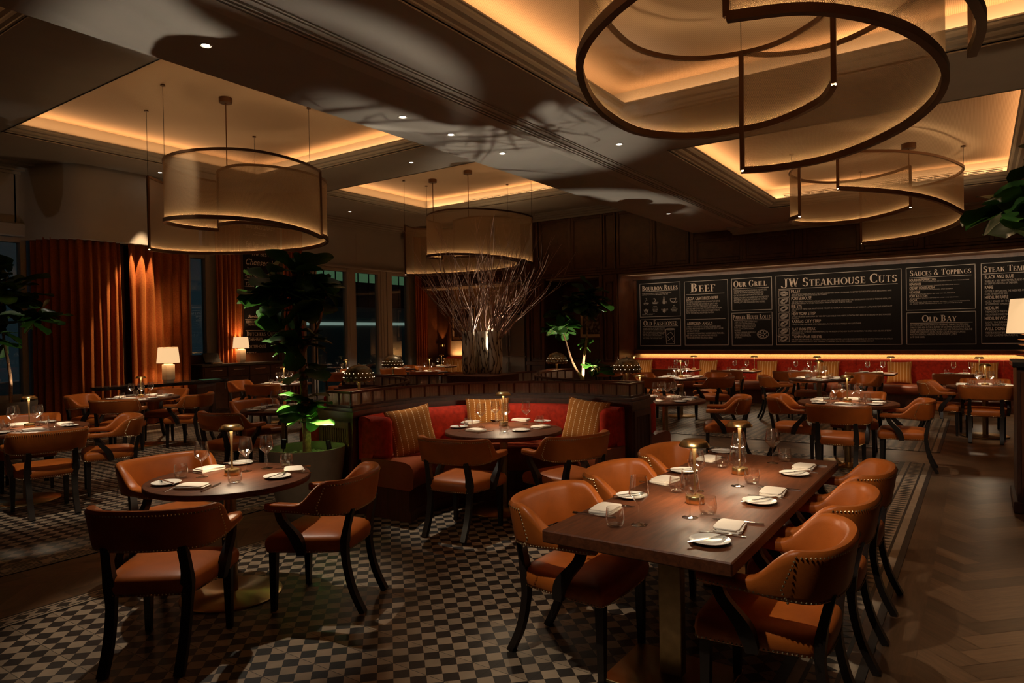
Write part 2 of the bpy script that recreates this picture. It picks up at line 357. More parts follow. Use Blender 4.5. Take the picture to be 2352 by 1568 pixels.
def spline(P, n=8, closed=False):
    P = [Vector(p) for p in P]; out = []; m = len(P)
    for i in range(m-1 if not closed else m):
        g = lambda k: P[k % m] if closed else P[max(0, min(m-1, k))]
        a, b, c, d = g(i-1), g(i), g(i+1), g(i+2)
        for k in range(n):
            t = k/n; out.append(.5*((2*b)+(c-a)*t+(2*a-5*b+4*c-d)*t*t+(3*b-a-3*c+d)*t**3))
    if not closed: out.append(P[-1])
    return out
CAM = Vector((0, 0, 1.65)); CF = Vector((-.567, .823)); CR = Vector((.823, .567))
def side_word(dx, dy):
    a = math.degrees(math.atan2(dx*CF.x+dy*CF.y, dx*CR.x+dy*CR.y)) % 360
    return ['right', 'far right', 'far', 'far left', 'left', 'near left', 'near', 'near right'][int(((a+22.5) % 360)//45)]
# ------------------------------------------------------------------ floor
def floor_planks():
    mb = MB(); mb.uv = []; mb.tone = []; W, L = .135, .675; c = math.sqrt(.5)
    mb.box(-17, -3.2, -.05, 3.2, 17, -.004); mb.uv += [(0, 0)]*8; mb.tone += [.1]*8
    for j in range(-30, 31):
        for k in range(-160, 161):
            ox, oy = k*W - j*L, k*W + j*L
            for (x0, y0, x1, y1, hz) in ((ox, oy, ox+L, oy+W, 1), (ox+L, oy+W-L, ox+L+W, oy+W, 0)):
                cx, cyy = (x0+x1)/2, (y0+y1)/2; X, Y = (cx-cyy)*c, (cx+cyy)*c
                if not (-15 < X < 3.1 and -3 < Y < 16.6): continue
                if -4.5 < X < -.8 and -.5 < Y < 9.2: continue
                e = .0012; q = [(x0+e, y0+e), (x1-e, y0+e), (x1-e, y1-e), (x0+e, y1-e)]
                mb.add([((a-b)*c, (a+b)*c, 0) for a, b in q], [(0, 1, 2, 3)])
                r = rnd.random()*9; mb.uv += [(r, r), (r+L, r), (r+L, r+W), (r, r+W)] if hz else [(r, r), (r, r+W), (r+L, r+W), (r+L, r)]
                mb.tone += [rnd.random()]*4
    # straight boards that frame the tiled areas
    def board_row(x0, y0, x1, y1, n, along):
        for i in range(n):
            if along == 'y': a, b = y0+(y1-y0)*i/n, y0+(y1-y0)*(i+1)/n; q = [(x0, a+.001), (x1, a+.001), (x1, b-.001), (x0, b-.001)]
            else: a, b = x0+(x1-x0)*i/n, x0+(x1-x0)*(i+1)/n; q = [(a+.001, y0), (b-.001, y0), (b-.001, y1), (a+.001, y1)]
            mb.add([(p[0], p[1], .002) for p in q], [(0, 1, 2, 3)]); r = rnd.random()*9
            w, h = q[1][0]-q[0][0], q[2][1]-q[1][1]
            mb.uv += [(r, r), (r, r+w), (r+h, r+w), (r+h, r)] if along == 'y' else [(r, r), (r+w, r), (r+w, r+h), (r, r+h)]
            mb.tone += [rnd.random()*.8]*4
    board_row(-.45, 0, -.27, 9.8, 16, 'y'); board_row(-5.66, -1, -5.52, 4.2, 7, 'y'); board_row(-4.98, -1, -4.83, 4.2, 7, 'y')
    return mb
struct('floor', floor_planks(), M['planks'], fix=False)
for nm, r in (('floor_tiles', (-4.82, -1.0, -.452, 9.57)), ('floor_tiles', (-13.2, -1.0, -5.68, 9.4)), ('floor_tiles', (-7.2, 10.5, -.43, 14.49))):
    struct(nm, MB().box(r[0], r[1], -.002, r[2], r[3], .004), M['tile'])
def borders():
    cr, dk = MB(), MB()
    def band(b, x0, x1, y0, y1, z): b.box(x0, y0, .001, x1, y1, z)
    # right edge of the front tiles and of the far tiles: black line, cream, diamonds, cream, black
    for (xr, y0, y1, sp) in ((-.452, -1.0, 9.57, .085), (-.43, 10.5, 14.49, .085)):
        band(cr, xr-.36, xr, y0, y1, .0055)
        for a, b in ((.0, .042), (.095, .115), (.235, .255), (.305, .36)): band(dk, xr-b, xr-a, y0, y1, .0065)
        n = int((y1-y0)/sp)
        for i in range(n):
            y = y0+(i+.5)*sp; dk.prism([(xr-.235, y), (xr-.175, y-sp*.36), (xr-.115, y), (xr-.175, y+sp*.36)], .004, .0065)
    # left edge of the front tiles: two fine lines and a row of diamonds
    x = -4.82; band(cr, x, x+.17, -1, 4.3, .0055)
    for a, b in ((0, .012), (.035, .043), (.128, .136), (.158, .17)): band(dk, x+a, x+b, -1, 4.3, .0065)
    for i in range(46):
        y = -1+i*.115; dk.prism([(x+.045, y), (x+.085, y-.045), (x+.126, y), (x+.085, y+.045)], .004, .0065)
    # key pattern along the right edge of the left tiles
    x = -5.68; band(cr, x-.235, x, -1, 9.4, .0055)
    for a, b in ((0, .014), (.03, .042), (.195, .207), (.222, .235)): band(dk, x-b, x-a, -1, 9.4, .0065)
    u = .36; y = -1
    while y < 9.0:
        for (a, b, p, q) in ((.058, .072, 0, .27), (.165, .179, 0, .20), (.058, .179, 0, .016), (.09, .104, .05, .27), (.09, .15, .254, .27), (.122, .15, .09, .22), (.165, .179, .24, .34), (.058, .072, .31, .345)):
            dk.box(x-b, y+p, .004, x-a, y+q, .0065)
        y += u
    # ends of the tiled areas
    for (x0, x1, y) in ((-4.6, -.82, 9.57), (-7.2, -.8, 10.5), (-7.2, -.8, 14.49)):
        s = -1 if y != 10.5 else 1; a, b = sorted((y, y+s*.19)); band(cr, x0, x1, a, b, .0055)
        n = int((x1-x0)/.085)
        for i in range(n):
            xx = x0+(i+.5)*.085; m = (a+b)/2; dk.prism([(xx-.03, m), (xx, m-.07), (xx+.03, m), (xx, m+.07)], .004, .0065)
        dk.box(x0, a, .004, x1, a+.02, .0065); dk.box(x0, b-.02, .004, x1, b, .0065)
    struct('floor_border_tiles', cr, M['tile_light']); struct('floor_border_tiles', dk, M['tile_dark'])
borders()

# ------------------------------------------------------------------ ceiling with four coffers
ZR, ZL = 3.95, 4.85
HOLES_R = [(-3.24, 1.75, .545, 6.80), (-3.24, 8.24, .545, 13.33)]
HOLES_L = [(-12.2, -1.2, -7.55, 2.84), (-12.2, 4.13, -7.55, 8.62), (-12.05, 9.98, -7.62, 13.56)]
def slab(mb, x0, y0, x1, y1, z, holes, th=.06):
    ys = sorted({y0, y1, *[h[1] for h in holes], *[h[3] for h in holes]})
    for a, b in zip(ys, ys[1:]):
        hs = [h for h in holes if h[1] <= a+1e-6 and h[3] >= b-1e-6]
        xs = x0
        for h in sorted(hs): mb.box(xs, a, z, h[0], b, z+th); xs = h[2]
        mb.box(xs, a, z, x1, b, z+th)
mb = MB(); slab(mb, -5.5, -3.1, 3.1, 15.7, ZR, HOLES_R); mb.box(-5.5, -3.1, ZR+.06, -5.44, 15.7, ZL+.06)
struct('ceiling', mb, M['paint'])
mb = MB(); slab(mb, -14.4, -3.1, -5.5, 15.7, ZL, HOLES_L); struct('ceiling', mb, M['paint'])
PROF = [(0, -.012), (0, .012), (.018, .018), (.022, .03), (.06, .038), (.075, .055), (.08, .07), (.125, .078), (.145, .10), (.15, .118), (.168, .122), (.168, .135)]
def ringloft(prof, r, z):
    rows = []
    for d, h in prof: rows.append([(r[0]+d, r[1]+d, z+h), (r[2]-d, r[1]+d, z+h), (r[2]-d, r[3]-d, z+h), (r[0]+d, r[3]-d, z+h)])
    return MB().grid(rows, close=True)
def coffer(r, z, top, first=False):
    struct('ceiling_cornice', ringloft(PROF, r, z), M['crown'])
    struct('ceiling_cove', ringloft([(.168, .135), (-.16, .135), (-.16, top)], r, z), M['crown'])
    a = (r[0]-.16, r[1]-.16, r[2]+.16, r[3]+.16)
    struct('ceiling_coffer', MB().box(a[0], a[1], z+top, a[2], a[3], z+top+.05), M['weave'])
    cx, cyy, zz = (r[0]+r[2])/2, (r[1]+r[3])/2, z+.16; lx, ly = r[2]-r[0], r[3]-r[1]
    for i, (px, py, sx, sy, dx, dy) in enumerate(((cx, r[1]-.06, lx, .06, 0, .35), (cx, r[3]+.06, lx, .06, 0, -.35), (r[0]-.06, cyy, .06, ly, .35, 0), (r[2]+.06, cyy, .06, ly, -.35, 0))):
        o = lamp('AREA', 'cove_light', (px, py, zz), L_COVE*max(sx, sy), AMBER, None, None, shape='RECTANGLE', size=sx, size_y=sy)
        o.rotation_euler = (PI, 0, 0)
        if dx: o.rotation_euler = (PI, math.copysign(.5, dx), 0)
        else: o.rotation_euler = (PI-math.copysign(.5, dy)*-1, 0, 0)
for h in HOLES_R: coffer(h, ZR, .37)
for h in HOLES_L: coffer(h, ZL, .40)
# raised moulding along the beam, cornices at the walls
mb = MB()
for a, b, d in ((-4.38, -4.0, .012), (-4.34, -4.2, .028), (-4.17, -4.15, .03), (-4.12, -4.10, .03), (-4.06, -4.02, .024)): mb.box(a, -3, ZR-d, b, 15.3, ZR+.01)
struct('ceiling_moulding', mb, M['crown'])
mb = MB()
for k, (d, h) in enumerate(((.40, .03), (.30, .06), (.17, .09), (.06, .13))): mb.box(-4.62+.01*k, 15.6-d, ZR-h, 3.0, 15.6, ZR+.01)
struct('ceiling_cornice', mb, M['crown'])
mb = MB()
for d, h in ((.34, .035), (.24, .075), (.12, .115), (.04, .165)): mb.box(-14.3, 15.6-d, ZL-h, -5.5, 15.6, ZL+.01); mb.box(-14.3, -3, ZL-h, -14.3+d, 15.6, ZL+.01)
struct('ceiling_cornice', mb, M['crown'])
for (x0, x1, y, z) in ((-3.03, .40, 13.33+.16, ZR+.165), (-10.9, -7.7, 13.56+.16, ZL+.175)):
    t = thing('air_vent', 'long slotted air vent in the cove of the ' + ('right' if z < 4.5 else 'left') + ' far ceiling coffer', 'vent', ((x0+x1)/2, y, z), 0, 'ceiling air vents')
    L = x1-x0; obj('frame', MB().box(-L/2, -.012, -.005, L/2, 0, .085), M['crown'], t, False)
    sl = MB()
    for k in range(int(L/.24)):
        for q in range(3): sl.box(-L/2+.02+k*.24, -.016, .008+q*.024, -L/2+.245+k*.24, -.011, .020+q*.024)
    obj('slots', sl, M['black'], t, False)

# ------------------------------------------------------------------ walls
def panel_frame(mb, x0, x1, z0, z1, y, d=.03, w=.075):
    # raised stiles and rails of one wall panel, standing proud of the plane y towards -y
    mb.box(x0, y-d, z0, x0+w, y, z1, .008); mb.box(x1-w, y-d, z0, x1, y, z1, .008); mb.box(x0+w, y-d, z0, x1-w, y, z0+w, .008); mb.box(x0+w, y-d, z1-w, x1-w, y, z1, .008)
    mb.box(x0+w, y-.012, z0+w, x0+w+.02, y, z1-w); mb.box(x1-w-.02, y-.012, z0+w, x1-w, y, z1-w); mb.box(x0+w+.02, y-.012, z0+w, x1-w-.02, y, z0+w+.02); mb.box(x0+w+.02, y-.012, z1-w-.02, x1-w-.02, y, z1-w)
YF, YB = 15.6, 16.55
struct('wall_back', MB().box(-14.4, YF, 3.13, -5.5, YB+.1, ZL+.05).box(-5.5, YF, 3.13, 3.1, YB+.1, ZR+.05), M['wall_wood2'])          # upper wall over the recesses
for x0, x1 in ((-10.25, -9.63), (-8.02, -7.47), (-14.6, -14.3)): struct('wall_back_pier', MB().box(x0, YF, 0, x1, YB, 3.13), M['wall_wood2'])
fr = MB()
for x0, x1 in ((-14.25, -13.2), (-13.2, -12.1), (-12.1, -11.0), (-11.0, -9.98), (-9.80, -8.80), (-8.80, -7.88), (-7.5, -6.53), (-6.53, -5.62)): panel_frame(fr, x0, x1, 3.26, 4.68, YF)
for x0, x1 in ((-10.0, -9.82), (-7.86, -7.52)): panel_frame(fr, x0, x1, 3.26, 4.68, YF, .045, .05)
for x0, x1 in ((-5.50, -4.37), (-4.37, -3.27), (-3.1, -2.0), (-2.0, -.98), (-.86, .25), (.25, 1.35), (1.35, 2.5)): panel_frame(fr, x0, x1, 3.26, 3.80, YF)
for x0, x1 in ((-3.27, -3.1), (-.98, -.86), (-5.6, -5.5)): fr.box(x0, YF-.045, 3.2, x1, YF, 3.85 if x0 > -5.55 else 4.68, .01)
fr.box(-14.3, YF-.05, 3.13, 3.0, YF, 3.20, .015); fr.box(-14.3, YF-.035, 3.20, 3.0, YF, 3.26, .01); fr.box(-5.5, YF-.03, 3.80, 3.0, YF, 3.86)
struct('wall_back_frames', fr, M['wall_wood'])
for x0, x1 in ((-10.23, -9.65), (-8.0, -7.49)):
    fr = MB(); fr.box(x0, YF-.05, 0, x0+.10, YF, 3.13, .012); fr.box(x1-.10, YF-.05, 0, x1, YF, 3.13, .012); panel_frame(fr, x0+.14, x1-.14, .95, 2.95, YF, .03, .05)
    fr.box(x0-.02, YF-.07, .0, x1+.02, YF, .22, .01); fr.box(x0-.02, YF-.06, .80, x1+.02, YF, .90, .01); struct('wall_back_pier_frame', fr, M['wall_wood'])
struct('trim_6', MB().box(-7.47, YB-.06, 3.01, 3.0, YB, 3.085), M['wall_wood']); struct('trim_7', MB().box(-7.47, YB-.08, 1.10, 3.0, YB, 1.19, .012), M['wall_wood']); struct('trim_8', MB().box(-7.47, YB-.05, 1.19, -7.375, YB, 3.0, .01), M['wall_wood'])
struct('trim_1', MB().box(-7.47, YF+.03, 3.085, 3.0, YB, 3.128), M['soffit']); struct('trim_2', MB().box(-9.63, YF+.03, 3.085, -8.02, YB, 3.128), M['soffit']); struct('trim_3', MB().box(-14.3, YF+.03, 3.085, -10.25, YB, 3.128), M['soffit'])
struct('wall_back', MB().box(-7.47, YB, 1.19, 3.1, YB+.1, 3.13).box(-9.63, YB, 0, -8.02, YB+.1, 3.13).box(-14.3, YB-.01, 0, -13.85, YB+.1, 3.13), M['wall_wood'])
struct('wall_back', MB().box(-7.47, YB, 0, 3.1, YB+.1, 1.19), M['grasscloth'])
struct('wall_back', MB().box(-13.85, YB, 0, -10.25, YB+.1, 3.13), M['wallpaper'])
struct('wall_back', MB().box(-11.95, YB-.12, 2.30, -10.25, YB, 2.52).box(-13.85, YB-.05, 0, -13.75, YB, 3.1), M['wall_wood'])
struct('wall_right', MB().box(3.0, -3.1, 0, 3.1, 16.6, 4.0), M['wall_wood'])
struct('wall_front', MB().box(-14.4, -3.1, 0, 3.1, -3.0, 4.9), M['dark_wood'])
# left wall: white panel over the windows, posts, the deep curved bulkhead in front
XL = -14.3
lw = MB()
lw.box(XL-.25, 11.3, 3.60, XL, 15.6, ZL); lw.box(XL-.25, -3.1, 3.80, XL, 5.3, ZL-.0)
lw.box(XL-.25, 5.25, 0, XL, 8.2, ZL); lw.box(XL-.25, 8.75, 0, XL, 11.3, ZL); lw.box(XL-.25, 8.2, 3.55, XL, 8.75, 3.75); lw.box(XL-.25, 8.2, 4.45, XL, 8.75, ZL); lw.box(XL-.25, 8.2, 0, XL, 8.75, .12)
lw.box(XL-.25, 15.3, 0, XL, 15.75, ZL)
struct('wall_left', lw, M['paint_white'])
lt = MB()
lt.box(XL, 11.3, 3.545, XL+.07, 15.6, 3.60, .01); lt.box(XL-.01, 13.15, 3.72, XL+.006, 13.175, 4.55)
lt.box(XL, -3, 3.56, XL+.10, 5.22, 3.80, .02)
struct('trim_4', lt, M['window_frame'])
def window(n, y0, y1, z0, z1, mull=(), door=False):
    f = MB(); w = .10
    f.box(XL-.16, y0, z0, XL+.02, y0+w, z1, .008); f.box(XL-.16, y1-w, z0, XL+.02, y1, z1, .008); f.box(XL-.16, y0+w, z1-w, XL+.01, y1-w, z1, .008); f.box(XL-.16, y0+w, z0, XL+.01, y1-w, z0+.16, .008)
    for m in mull: f.box(XL-.12, m-.035, z0, XL, m+.035, z1)
    o = struct('window_%d' % n, f, M['window_frame'])
    g = obj('pane', MB().box(XL-.09, y0+w, z0+.1, XL-.078, y1-w, z1-w), M['pane'], o, False); return o
for i, (a, b) in enumerate(((11.3, 11.72), (11.66, 12.88), (13.0, 14.17), (14.42, 15.33))): window(i+1, a, b, .02, 3.55)
struct('trim_5', MB().box(XL-.16, 12.86, 0, XL+.03, 13.02, 3.55, .01).box(XL-.16, 14.15, 0, XL+.03, 14.28, 3.55, .01).box(XL-.16, 14.30, 0, XL+.03, 14.44, 3.55, .01).box(XL-.14, 13.98, 0, XL+.0, 14.14, 3.45), M['window_frame'])
window(5, 8.2, 8.75, .1, 3.56); window(6, 3.2, 5.18, .55, 3.56); window(7, 1.1, 3.2, .55, 3.56)
struct('window_8', MB().box(XL-.10, 8.22, 3.75, XL-.09, 8.73, 4.45), M['pane'])
struct('wall_left', MB().box(XL-.2, -3.1, 0, XL, 5.3, .55), M['paint_white'])
bk = spline([(XL, 4.98), (XL+.05, 5.12), (XL+.45, 5.28), (-13.36, 5.62), (-13.28, 6.2), (-13.28, 7.2), (-13.3, 7.75), (-13.45, 8.02), (-13.8, 8.12), (XL, 8.15)], 6)
struct('wall_left_bulkhead', MB().prism([(p.x, p.y) for p in bk], 3.50, ZL-.001), M['paint_white'], smooth=True)
struct('wall_left_bulkhead', MB().prism([(XL-.1, 5.3), (-13.75, 5.5), (-13.7, 6.35), (-13.52, 6.44), (-13.52, 6.52), (-13.7, 6.6), (-13.75, 7.95), (XL-.1, 8.1)], 0, 3.5), M['dark_wood'])
# night outside: terrace slab, hedges, a pale neighbour facade with lit panes
struct('ground_terrace', MB().box(-34, -6, -.1, -14.4, 26, -.02), M['outwall'])
t = thing('neighbour_building', 'pale building across the dark terrace behind the windows', 'building', (-26.6, 27, 0))
obj('wall', MB().box(-.4, -7, 0, 0, 11, 3.2).box(-.4, -7, 5.4, 0, 11, 8), M['outwall'], t, False)
M['outlit'] = shade_mat('lit_green_blind', (.3, .35, .2), (.42, .75, .40), .10); M['outlit2'] = shade_mat('lit_soffit_strip', (.5, .5, .5), (.8, .9, .85), .22)
obj('lit_glazing', MB().box(-.1, -7, 4.5, .02, 11, 5.4), M['outlit'], t, False)
obj('dark_glazing', MB().box(-.1, -7, 3.2, .01, 11, 4.5), M['black'], t, False)
bars = MB()
for k in range(24): bars.box(0, -7+k*.75, 3.2, .05, -6.94+k*.75, 5.4)
obj('mullion', bars, M['black'], t, False); obj('light_strip', MB().box(0, -7, 2.25, .06, 11, 2.40), M['outlit2'], t, False)
# ------------------------------------------------------------------ armchair (front towards +y, origin on the floor under the seat)
def smooth01(t): t = max(0, min(1, t)); return t*t*(3-2*t)
def chair_path():
    # plan of the back rail from the left arm tip round the back to the right arm tip
    half = spline([(.285, .235, 0), (.300, .12, 0), (.298, -.02, 0), (.285, -.13, 0), (.245, -.215, 0), (.13, -.262, 0), (0, -.272, 0)], 5)
    return [Vector((-p.x, p.y, 0)) for p in half[:-1]] + [half[-1]] + list(reversed(half[:-1]))
PATH = chair_path()
def chair_profile(p):
    # top and bottom height of the padded rail for a plan point
    k = smooth01((.035 - p.y)/.19); top = .668 + .142*k; bot = .618 - .022*smooth01((.1-p.y)/.3); return top, bot, k
def build_chair():
    t = thing('armchair', 'x', 'chair')
    # padded back and arms in one upholstered band
    rows = []
    n = len(PATH)
    for i, p in enumerate(PATH):
        tg = (PATH[min(i+1, n-1)]-PATH[max(i-1, 0)]).normalized(); out = Vector((tg.y, -tg.x, 0))
        if out.dot(Vector((p.x, p.y+.02, 0))) < 0: out = -out
        top, bot, k = chair_profile(p); e = smooth01(min(i, n-1-i)/2.2); wi = (.052*(1-k)+.030*k)*(.55+.45*e); wo = (.026*(1-k)+.024*k)*(.55+.45*e); hh = top-bot; lean = out*(.035*k)
        sec = []
        for (s, h) in ((.0, .0), (.8, .02), (1, .14), (1, .5), (1, .78), (.85, .93), (.4, 1), (-.4, 1), (-.85, .95), (-1, .82), (-1, .5), (-1, .16), (-.8, .02)):
            q = p + out*((wo if s > 0 else wi)*s) + lean*h; sec.append((q.x, q.y, bot+hh*h*(.9+.1*e)))
        rows.append(sec)
    mb = MB().grid(rows, close=True); m = len(rows[0]); mb.f.append(tuple(range(m))); mb.f.append(tuple(range((n-1)*m, n*m))[::-1])
    obj('backrest', mb, M['leather'], t, ang=60)
    # seat: domed cushion, wider at the front, scooped corners
    rows = []
    def outline(sc, inset):
        pts = spline([(-.262, .255), (-.10, .272), (.10, .272), (.262, .255), (.272, .20), (.262, .05), (.235, -.12), (.205, -.215), (.12, -.245), (-.12, -.245), (-.205, -.215), (-.235, -.12), (-.262, .05), (-.272, .20)], 4, True)
        return [(q.x*sc*(1-inset), (q.y-.01)*sc*(1-inset)+.01) for q in pts]
    for sc, z in ((.93, .362), (.975, .366), (1.0, .385), (1.012, .41), (1.0, .436), (.965, .452), (.88, .463), (.70, .474), (.45, .481), (.2, .484)): rows.append([(x, y, z) for x, y in outline(sc, 0)])
    mb = MB().grid(rows, close=True); m = len(rows[0]); mb.f.append(tuple(range(m))[::-1]); mb.f.append(tuple(range((len(rows)-1)*m, len(rows)*m)))
    obj('seat', mb, M['leather'], t, ang=60)
    # nail heads
    nb = MB()
    def nail(p, d): nb.add([p+d*.004, p+Vector((d.y, -d.x, 0))*.006, p+Vector((0, 0, .006)), p-Vector((d.y, -d.x, 0))*.006, p-Vector((0, 0, .006))], [(0, 1, 2), (0, 2, 3), (0, 3, 4), (0, 4, 1)])
    def run(pts, gap=.0175):
        acc = 0
        for (a, da), (b, db) in zip(pts, pts[1:]):
            L = (b-a).length
            while acc < L: nail(a.lerp(b, acc/L), da.lerp(db, acc/L).normalized()); acc += gap
            acc -= L
    o = outline(1.003, 0); pts = [(Vector((x, y, .374)), Vector((x, y, 0)).normalized()) for x, y in o]; run(pts+[pts[0]])
    lo, hi = [], []
    for i, p in enumerate(PATH):
        tg = (PATH[min(i+1, n-1)]-PATH[max(i-1, 0)]).normalized(); out = Vector((tg.y, -tg.x, 0))
        if out.dot(Vector((p.x, p.y+.02, 0))) < 0: out = -out
        top, bot, k = chair_profile(p); wo = .026*(1-k)+.024*k
        lo.append((p+out*(wo*.98)+Vector((0, 0, bot+.012)), out))
        if k > .97: hi.append((p+out*(wo+.035*k*.88)+Vector((0, 0, top-.022)), out))
        if i in (0, n-1): pass
    run(lo[1:-1]); run(hi)
    for s, (pp, oo) in ((0, hi[0]), (-1, hi[-1])):
        a = pp; b = lo[[j for j, q in enumerate(lo) if (q[0]-pp).length < .5 and abs(q[0].x-pp.x) < .2 and q[0].y > pp.y][-1 if s == 0 else 0]] if False else None
        q = Vector((pp.x*1.03, pp.y+.055, .655)); run([(pp, oo), (q, oo), (Vector((pp.x*1.02, pp.y+.03, .61)), oo)])
    obj('nailhead_trim', nb, M['brass_dark'], t, False, fix=False)
    # legs
    for sx in (-1, 1):
        mb = MB().tube([(sx*.222, .222, .40), (sx*.224, .224, .20), (sx*.226, .226, 0)], [1, .86, .66], sq=(.046, .046)); obj('leg', mb, M['leg'], t, False)
        P = spline([(sx*.185, -.262, .625), (sx*.192, -.232, .50), (sx*.190, -.218, .40), (sx*.186, -.225, .28), (sx*.184, -.262, .13), (sx*.184, -.325, 0)], 4)
        mb = MB().tube(P, [1.0+.25*math.exp(-((q.z-.42)/.06)**2) for q in P], sq=(.034, .046)); obj('leg', mb, M['leg'], t, ang=50)
        P = spline([(sx*.276, .155, .625), (sx*.281, .135, .565), (sx*.278, .055, .47), (sx*.272, .025, .40), (sx*.268, .02, .362)], 4)
        mb = MB().tube(P, [1.0+.35*math.exp(-((q.z-.44)/.06)**2) for q in P], sq=(.046, .034)); obj('arm_support', mb, M['leg'], t, ang=50)
    return t
CHAIR0 = build_chair(); _first = [True]
def face(dx, dy): return math.atan2(-dx, dy)
def chair(x, y, dx, dy, label, group):
    rz = face(dx, dy)
    if _first[0]:
        _first[0] = False; CHAIR0.location = (x, y, .005); CHAIR0.rotation_euler = (0, 0, rz); CHAIR0['label'] = label; CHAIR0['group'] = group; return CHAIR0
    return dup(CHAIR0, (x, y, .005), rz, label, group)

# ------------------------------------------------------------------ tables
ZT = .76
def round_table(x, y, R, label, group='round dining tables', base=.30):
    t = thing('round_table', label, 'table', (x, y, .005), 0, group)
    obj('tabletop', MB().lathe([(R-.02, -.04), (R-.004, -.036), (R, -.028), (R, -.008), (R-.004, -.002), (R-.012, 0)], 64, (0, 0, ZT-.005)), M['table_wood2'], t)
    obj('pole', MB().lathe([(.038, .012), (.038, ZT-.05)], 24).lathe([(.10, ZT-.06), (.10, ZT-.046)], 24), M['brass_dark'], t)
    obj('base_plate', MB().lathe([(base, 0), (base, .007), (base-.012, .014), (.05, .018), (.04, .024)], 48), M['brass'], t)
    return t
# ------------------------------------------------------------------ cordless brass lamp
def build_table_lamp():
    t = thing('cordless_table_lamp', 'x', 'lamp', group='cordless brass table lamps')
    obj('base', MB().lathe([(.046, 0), (.048, .003), (.048, .036), (.045, .040), (.012, .041)], 28), M['brass'], t)
    obj('stem', MB().lathe([(.0085, .04), (.006, .06), (.006, .20), (.012, .31)], 14), M['brass'], t)
    obj('shade', MB().lathe([(.078, .296), (.078, .302), (.058, .326), (.05, .330), (.0, .331)], 36, cap0=False), M['brass'], t)
    obj('diffuser', MB().lathe([(.0, .301), (.068, .301), (.072, .298)], 30), M['led'], t)
    l = lamp('AREA', 'lamp_light', (0, 0, .296), 2.6*L_LAMP, SOFT, (0, 0, 0), t, shape='DISK', size=.13)
    return t
LAMP0 = build_table_lamp(); _lf = [True]
def table_lamp(x, y, z, label):
    if _lf[0]: _lf[0] = False; LAMP0.location = (x, y, z); LAMP0['label'] = label; return LAMP0
    return dup(LAMP0, (x, y, z), 0, label)
# ------------------------------------------------------------------ tableware
def wine_glass_mesh():
    out = [(.0385, 0), (.038, .0015), (.02, .004), (.006, .010), (.0038, .022), (.0036, .088), (.006, .098), (.026, .118), (.046, .139), (.0475, .146), (.044, .175), (.0365, .228)]
    inn = [(.0355, .228), (.043, .175), (.0462, .146), (.0445, .139), (.02, .115), (.0, .106)]
    return MB().lathe(out+inn, 28, cap0=True).mesh('wine_glass')
def tumbler_mesh():
    out = [(.022, 0), (.031, .003), (.038, .012), (.0435, .032), (.043, .055), (.0385, .088)]; inn = [(.0372, .088), (.0415, .055), (.042, .032), (.034, .013), (.0, .009)]
    return MB().lathe(out+inn, 28, cap0=True).mesh('tumbler')
def plate_mesh():
    return MB().lathe([(.045, 0), (.05, .002), (.062, .006), (.085, .0135), (.086, .0150), (.084, .0158), (.062, .0085), (.05, .0055), (.0, .005)], 40, cap0=True).mesh('plate')
def napkin_mesh():
    mb = MB()
    for k, (w, d, ox, oy, a) in enumerate(((.092, .062, 0, 0, 0), (.090, .060, .003, -.002, .03), (.086, .057, -.003, .003, -.04))):
        rows = []; z0 = .0005+k*.007
        for (s, z) in ((.99, 0), (1, .003), (.985, .0062), (.9, .0072), (.45, .0080), (.02, .0076)):
            r = []
            for i in range(28):
                an = 2*PI*i/28; cx, sy = math.cos(an), math.sin(an); q = max(abs(cx), abs(sy)); px, py = cx/q*w*s, sy/q*d*s
                px, py = px*math.cos(a)-py*math.sin(a)+ox, px*math.sin(a)+py*math.cos(a)+oy
                r.append((px, py, z0+z+.0016*math.sin(px*40+k)*s))
            rows.append(r)
        mb.grid(rows, close=True); m = 28; o = len(mb.v)-m; mb.f.append(tuple(range(o, o+m))); mb.f.append(tuple(range(o-5*m, o-4*m))[::-1])
    return mb.mesh('napkin', ang=50)
def fork_mesh():
    mb = MB(); sec = spline([(0, -.10, .002), (0, -.04, .003), (0, .03, .006), (0, .055, .0045)], 4)
    mb.tube(sec, [1.0, .97, .95, .9, .8, .7, .6, .55, .5, .6, .9, 1.2, 1.5][:len(sec)], sq=(.011, .003))
    mb.box(-.012, .052, .003, .012, .066, .0055)
    for k in range(4): mb.tube([(-.0095+k*.0063, .064, .0045), (-.0095+k*.0063, .085, .0035), (-.009+k*.006, .105, .006)], [1, .9, .5], sq=(.0032, .0022))
    return mb.mesh('fork')
def knife_mesh():
    return MB().tube([(0, -.115, .004), (0, -.09, .0045), (0, 0, .0045)], [1.1, 1.1, .9], sq=(.012, .007)).prism([(-.006, 0), (.006, 0), (.0095, .05), (.008, .10), (.0, .118), (-.006, .10)], .0035, .0055).mesh('knife')
MW, MT, MP, MN, MF, MK = wine_glass_mesh(), tumbler_mesh(), plate_mesh(), napkin_mesh(), fork_mesh(), knife_mesh()
for me, k in ((MW, 'glass'), (MT, 'glass'), (MP, 'china'), (MN, 'linen'), (MF, 'steel'), (MK, 'steel')): me.materials.append(M[k])
def item(name, me, x, y, z, rz, label, cat, group): return tag(link(name, me, None, None, (x, y, z), rz), label, cat, group)
